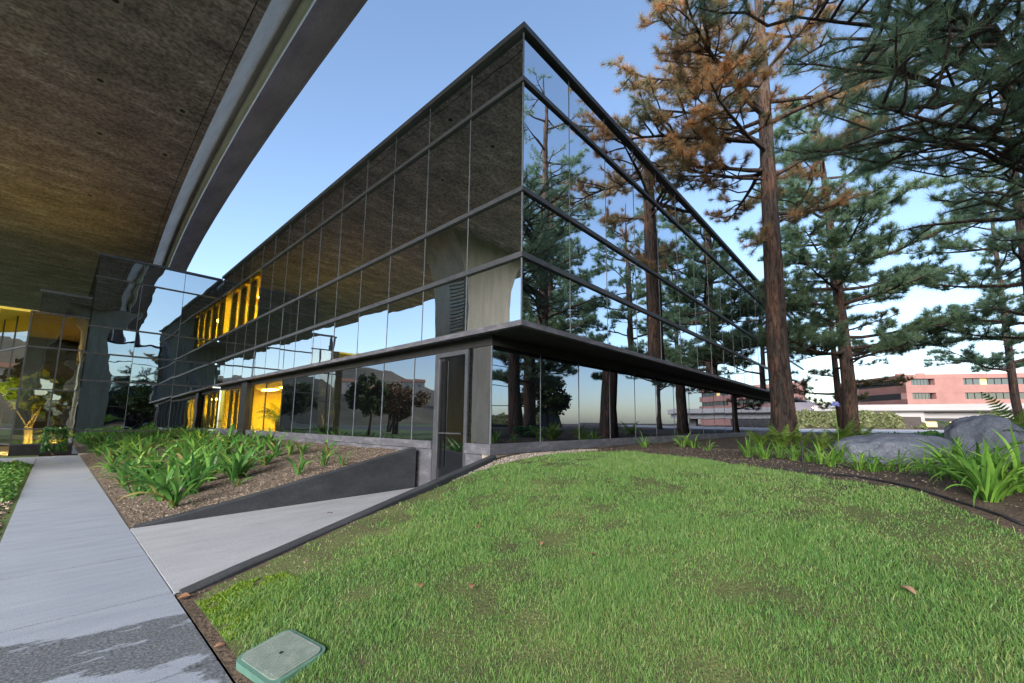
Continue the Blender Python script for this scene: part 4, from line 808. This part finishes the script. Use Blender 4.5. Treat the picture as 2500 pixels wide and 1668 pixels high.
for k in range(3):
    c = pa+dv2*(18.5+4*k)+nv2*23.8; MB().quad((*c[:2], 1.2), (*(c+dv2*2)[:2], 1.2), (*(c+dv2*2)[:2], 2.3), (*c[:2], 2.3)).build('lit_panel', M['litwin'], fb)
# rose office block
po = thing('terraced_office_block', 'long rose-coloured office block with ribbon windows beyond the freeway', 'building')
FP = [np.array(V(122, 2150, 0)), np.array(V(110, 2222, 0)), np.array(V(108, 2340, 0)), np.array(V(100, 2800, 0))]
away = np.array([fw[0], fw[1], 0])
def seg_box(name, p, q, back, z0, z1, m, parent, out=0.):
    p = p-away*out; q = q-away*out; b = MB(); n_ = away*back
    b.v = [(*p[:2], z0), (*q[:2], z0), (*(q+n_)[:2], z0), (*(p+n_)[:2], z0), (*p[:2], z1), (*q[:2], z1), (*(q+n_)[:2], z1), (*(p+n_)[:2], z1)]
    b.f = [(0, 1, 5, 4), (1, 2, 6, 5), (2, 3, 7, 6), (3, 0, 4, 7), (4, 5, 6, 7), (3, 2, 1, 0)]; return b.build(name, m, parent)
BANDS = [(0, 8.5), (10.2, 12.3), (14.0, 15.2)]
for i in range(3):
    for (z0, z1) in BANDS: seg_box('spandrel', FP[i], FP[i+1], 16, z0, z1, M['pink'], po)
    for (z0, z1) in ((8.5, 10.2), (12.3, 14.0)): seg_box('inner_wall', FP[i]+away*1.8, FP[i+1]+away*1.8, 14, z0, z1, M['black'], po)
def lerp(p, q, t): return p*(1-t)+q*t
for (i, ts) in ((0, [(.0, .25)]), (1, [(.0, .12), (.62, 1.0)]), (2, [(0, .06), (.55, .62)])):
    for (t0, t1) in ts:
        for (z0, z1) in ((8.5, 10.2), (12.3, 14.0)): seg_box('pier', lerp(FP[i], FP[i+1], t0), lerp(FP[i], FP[i+1], t1), 2, z0-.05, z1+.05, M['pink'], po, -.05)
M['window'] = glass('office_window', (.35, .38, .42), .35, .001)
for (i, t0, t1, n) in ((1, .12, .62, 7), (2, .06, .55, 12), (2, .62, 1, 9)):
    for k in range(n):
        a_, b_ = lerp(FP[i], FP[i+1], t0+(t1-t0)*(k+.05)/n), lerp(FP[i], FP[i+1], t0+(t1-t0)*(k+.93)/n)
        for (z0, z1) in ((8.55, 10.15), (12.35, 13.95)):
            lit = (i, k, z0 > 10) in ((2, 3, True),)
            seg_box('window', a_+away*1.2, b_+away*1.2, .2, z0, z1, M['litwin'] if lit else M['window'], po)
for (t, h) in ((.25, 1.0), (.7, .9)): c = lerp(FP[1], FP[2], t)+away*5; MB().tube([(*c[:2], 15.2), (*c[:2], 16)], [1.2, .9], 10).build('roof_vent', M['pink'], po)
# bank of scrub, hills, lamp
n = 16000; uu = rng.uniform(1890, 2260, n); dd = rng.uniform(61, 67, n); P = CAM+np.array([ray(a_, 1035) for a_ in uu])*dd[:, None]; hh = (.9+2.5*np.clip((dd-61)/5, 0, 1)*np.clip((2255-uu)/80, .2, 1))
P[:, 2] = hh*(.55+.45*rng.random(n))+.4*rng.random(n)*(1+np.sin(uu*.09)*.6); a_ = rng.normal(size=(n, 3)); a_ /= np.linalg.norm(a_, axis=1, keepdims=True); b_ = np.cross(a_, rng.normal(size=(n, 3))); b_ /= np.linalg.norm(b_, axis=1, keepdims=True); s = .26*rng.uniform(.5, 1.3, (n, 1))
tag(link('scrub', npmesh('scrub', np.stack([P-a_*s, P+b_*s*.5, P+a_*s, P-b_*s*.5], 1).reshape(-1, 3), np.arange(n*4).reshape(-1, 4)), M['scrub']), 'pale dry scrub on the bank across the road', 'scrub', kind='stuff')
bk = MB(); bk.quad(V(60.5, 1700, .88), V(60.5, 2250, .88), V(67, 2250, 2.9), V(67, 1700, 2.9)); bk.quad(V(67, 1700, 2.9), V(67, 2250, 2.9), V(76, 2250, 2.9), V(76, 1700, 2.9)); tag(bk.build('bank', M['soil']), kind='structure')
def hills(name, pts, m, base=-2, back=80):
    b = MB(); n = len(pts)
    for (x, y, z) in pts:
        c = np.array([x-CAM[0], y-CAM[1]]); c /= np.linalg.norm(c); b.v += [(x-c[0]*back, y-c[1]*back, base), (x-c[0]*back*.45, y-c[1]*back*.45, base+(z-base)*.6), (x, y, z), (x+c[0]*back, y+c[1]*back, base)]
    for i in range(n-1):
        for k in range(3): b.f.append((i*4+k, (i+1)*4+k, (i+1)*4+k+1, i*4+k+1))
    o = b.build(name, m, None, True); tag(o, kind='structure')
hp = []
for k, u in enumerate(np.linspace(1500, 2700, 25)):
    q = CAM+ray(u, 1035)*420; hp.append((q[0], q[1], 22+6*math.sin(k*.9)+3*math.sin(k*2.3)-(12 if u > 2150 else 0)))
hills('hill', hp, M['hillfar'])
hp = []
for k, a_ in enumerate(np.linspace(96, 262, 60)): d_ = 300; hp.append((CAM[0]+d_*math.cos(R(a_)), CAM[1]+d_*math.sin(R(a_)), 30+8*math.sin(k*.35)+4*math.sin(k*.95+1)+2*mnoise.noise(Vector((k*.7, 0, 0)))))
hills('hill', hp, M['hill'], -2, 130)
def lamp(label, p, h, m):
    t = thing('street_lamp', label, 'street lamp', p); MB().tube([(0, 0, 0), (0, 0, h), (.5, 0, h+.15)], [.08, .06, .05], 6).build('pole', M['alu'], t); box('lamp_head', (.4, -.15, h+.05), (1.0, .15, h+.18), M['alu'], t); box('lens', (.45, -.12, h-.02), (.95, .12, h+.045), m, t)
lamp('glowing orange street lamp beside the freeway left of the second trunk', tuple(V(80, 1985, .9)), 3.9, M['sodium'])
# ================================================================== behind the camera (seen mirrored in the glass)
so = thing('mirror_office_block', 'mirror-glass office block with a slanted end, seen only reflected in the ground-floor glass', 'building')
b = MB(); b.v = [(-10, -33, 0), (50, -33, 0), (50, -50, 0), (-10, -50, 0), (-10, -33, 12.2), (44, -33, 12.2), (44, -50, 12.2), (-10, -50, 12.2)]; b.f = [(3, 2, 1, 0), (4, 5, 6, 7), (0, 4, 5, 1)[::-1], (1, 2, 6, 5), (2, 3, 7, 6), (3, 0, 4, 7)]; b.build('wall', M['soffit'], so)
for i in range(18):
    for j in range(4): pane('x', -10+3*i, -7+3*i, 1.2+2.7*j, 3.8+2.7*j, -32.96, M['glass'], so, .15).rotation_euler[2] = math.pi
def tree(label, p, h, r_, m, n=5200, trunks=1):
    t = thing('broadleaf_tree', label, 'tree', p)
    for k in range(trunks): MB().tube([(rng.normal(0, .2), rng.normal(0, .2), -.1), (rng.normal(0, .3), rng.normal(0, .3), h*.35), (rng.normal(0, .8), rng.normal(0, .8), h*.7)], [.18, .14, .06], 7).build('trunk', M['bark'], t, True)
    leafcloud('crown', (0, 0, h*.66), (r_, r_, h*.34), n, .2, m, t, .3, clusters=34)
for k, (x, y, h, r_, m, lab) in enumerate(((-20, 38, 6, 3.2, 'russet', 'russet round-headed tree mirrored in the ground-floor glass, nearest the hedge'), (-24, 46, 6.4, 3.4, 'russet', 'russet round-headed tree mirrored beyond the nearest one'), (-27, 33, 5.6, 3, 'broad', 'green round-headed tree mirrored at the left of the russet pair'), (-15.5, 36, 6.6, 1.6, 'broad', 'tall dark clipped hedge-like tree mirrored near the lobby'), (-21, 22, 6, 3, 'broad', 'green tree beyond the viaduct columns'), (-30, 12, 7, 3.6, 'russet', 'russet tree far behind the viaduct'), (-18, -20, 7, 3.4, 'broad', 'green tree behind the camera west of the path'), (14, -20, 8, 4, 'broad', 'green tree before the mirror-glass block'), (4, -24, 6, 3.5, 'broad', 'lower green tree before the mirror-glass block'), (-13, -34, 8, 4, 'russet', 'russet tree at the western end of the mirror-glass block'), (28, -19, 5, 3, 'broad', 'low green tree near the eastern end of the mirror-glass block'))):
    tree(lab, (x, y, .8 if x > 0 else 0), h, r_, M[m], trunks=3 if k < 3 else 1)
rd = MB().quad((-60, -300, .0), (-34, -300, .0), (-34, 300, .0), (-60, 300, .0)); tag(rd.build('road', M['asphalt']), kind='structure')
for k, (a_, d_, z) in enumerate(((108, 215, 15), (112, 225, 18), (116, 212, 14), (121, 230, 19), (127, 220, 16), (133, 228, 18), (140, 218, 15), (150, 226, 18), (165, 220, 16), (104, 228, 19))):
    x, y = CAM[0]+d_*math.cos(R(a_)), CAM[1]+d_*math.sin(R(a_)); ht = thing('hillside_house', 'cream house with tiled roof on the hillside behind the camera', 'house', (x, y, z), R(a_), 'houses on the hillside behind the camera')
    box('wall', (-4, -6, -6), (4, 6, 3.5), M['wallhouse'], ht); MB().extrude([(-4.6, 3.5), (0, 5.4), (4.6, 3.5)], [(0, -6.6, 1, 0), (0, 6.6, 1, 0)]).build('roof', M['tile'], ht)
    for s in (-3.5, 0, 3.5): box('window', (-4.05, s-.7, .6), (-3.98, s+.7, 2.2), M['window'], ht)
print('tufts', cnt)
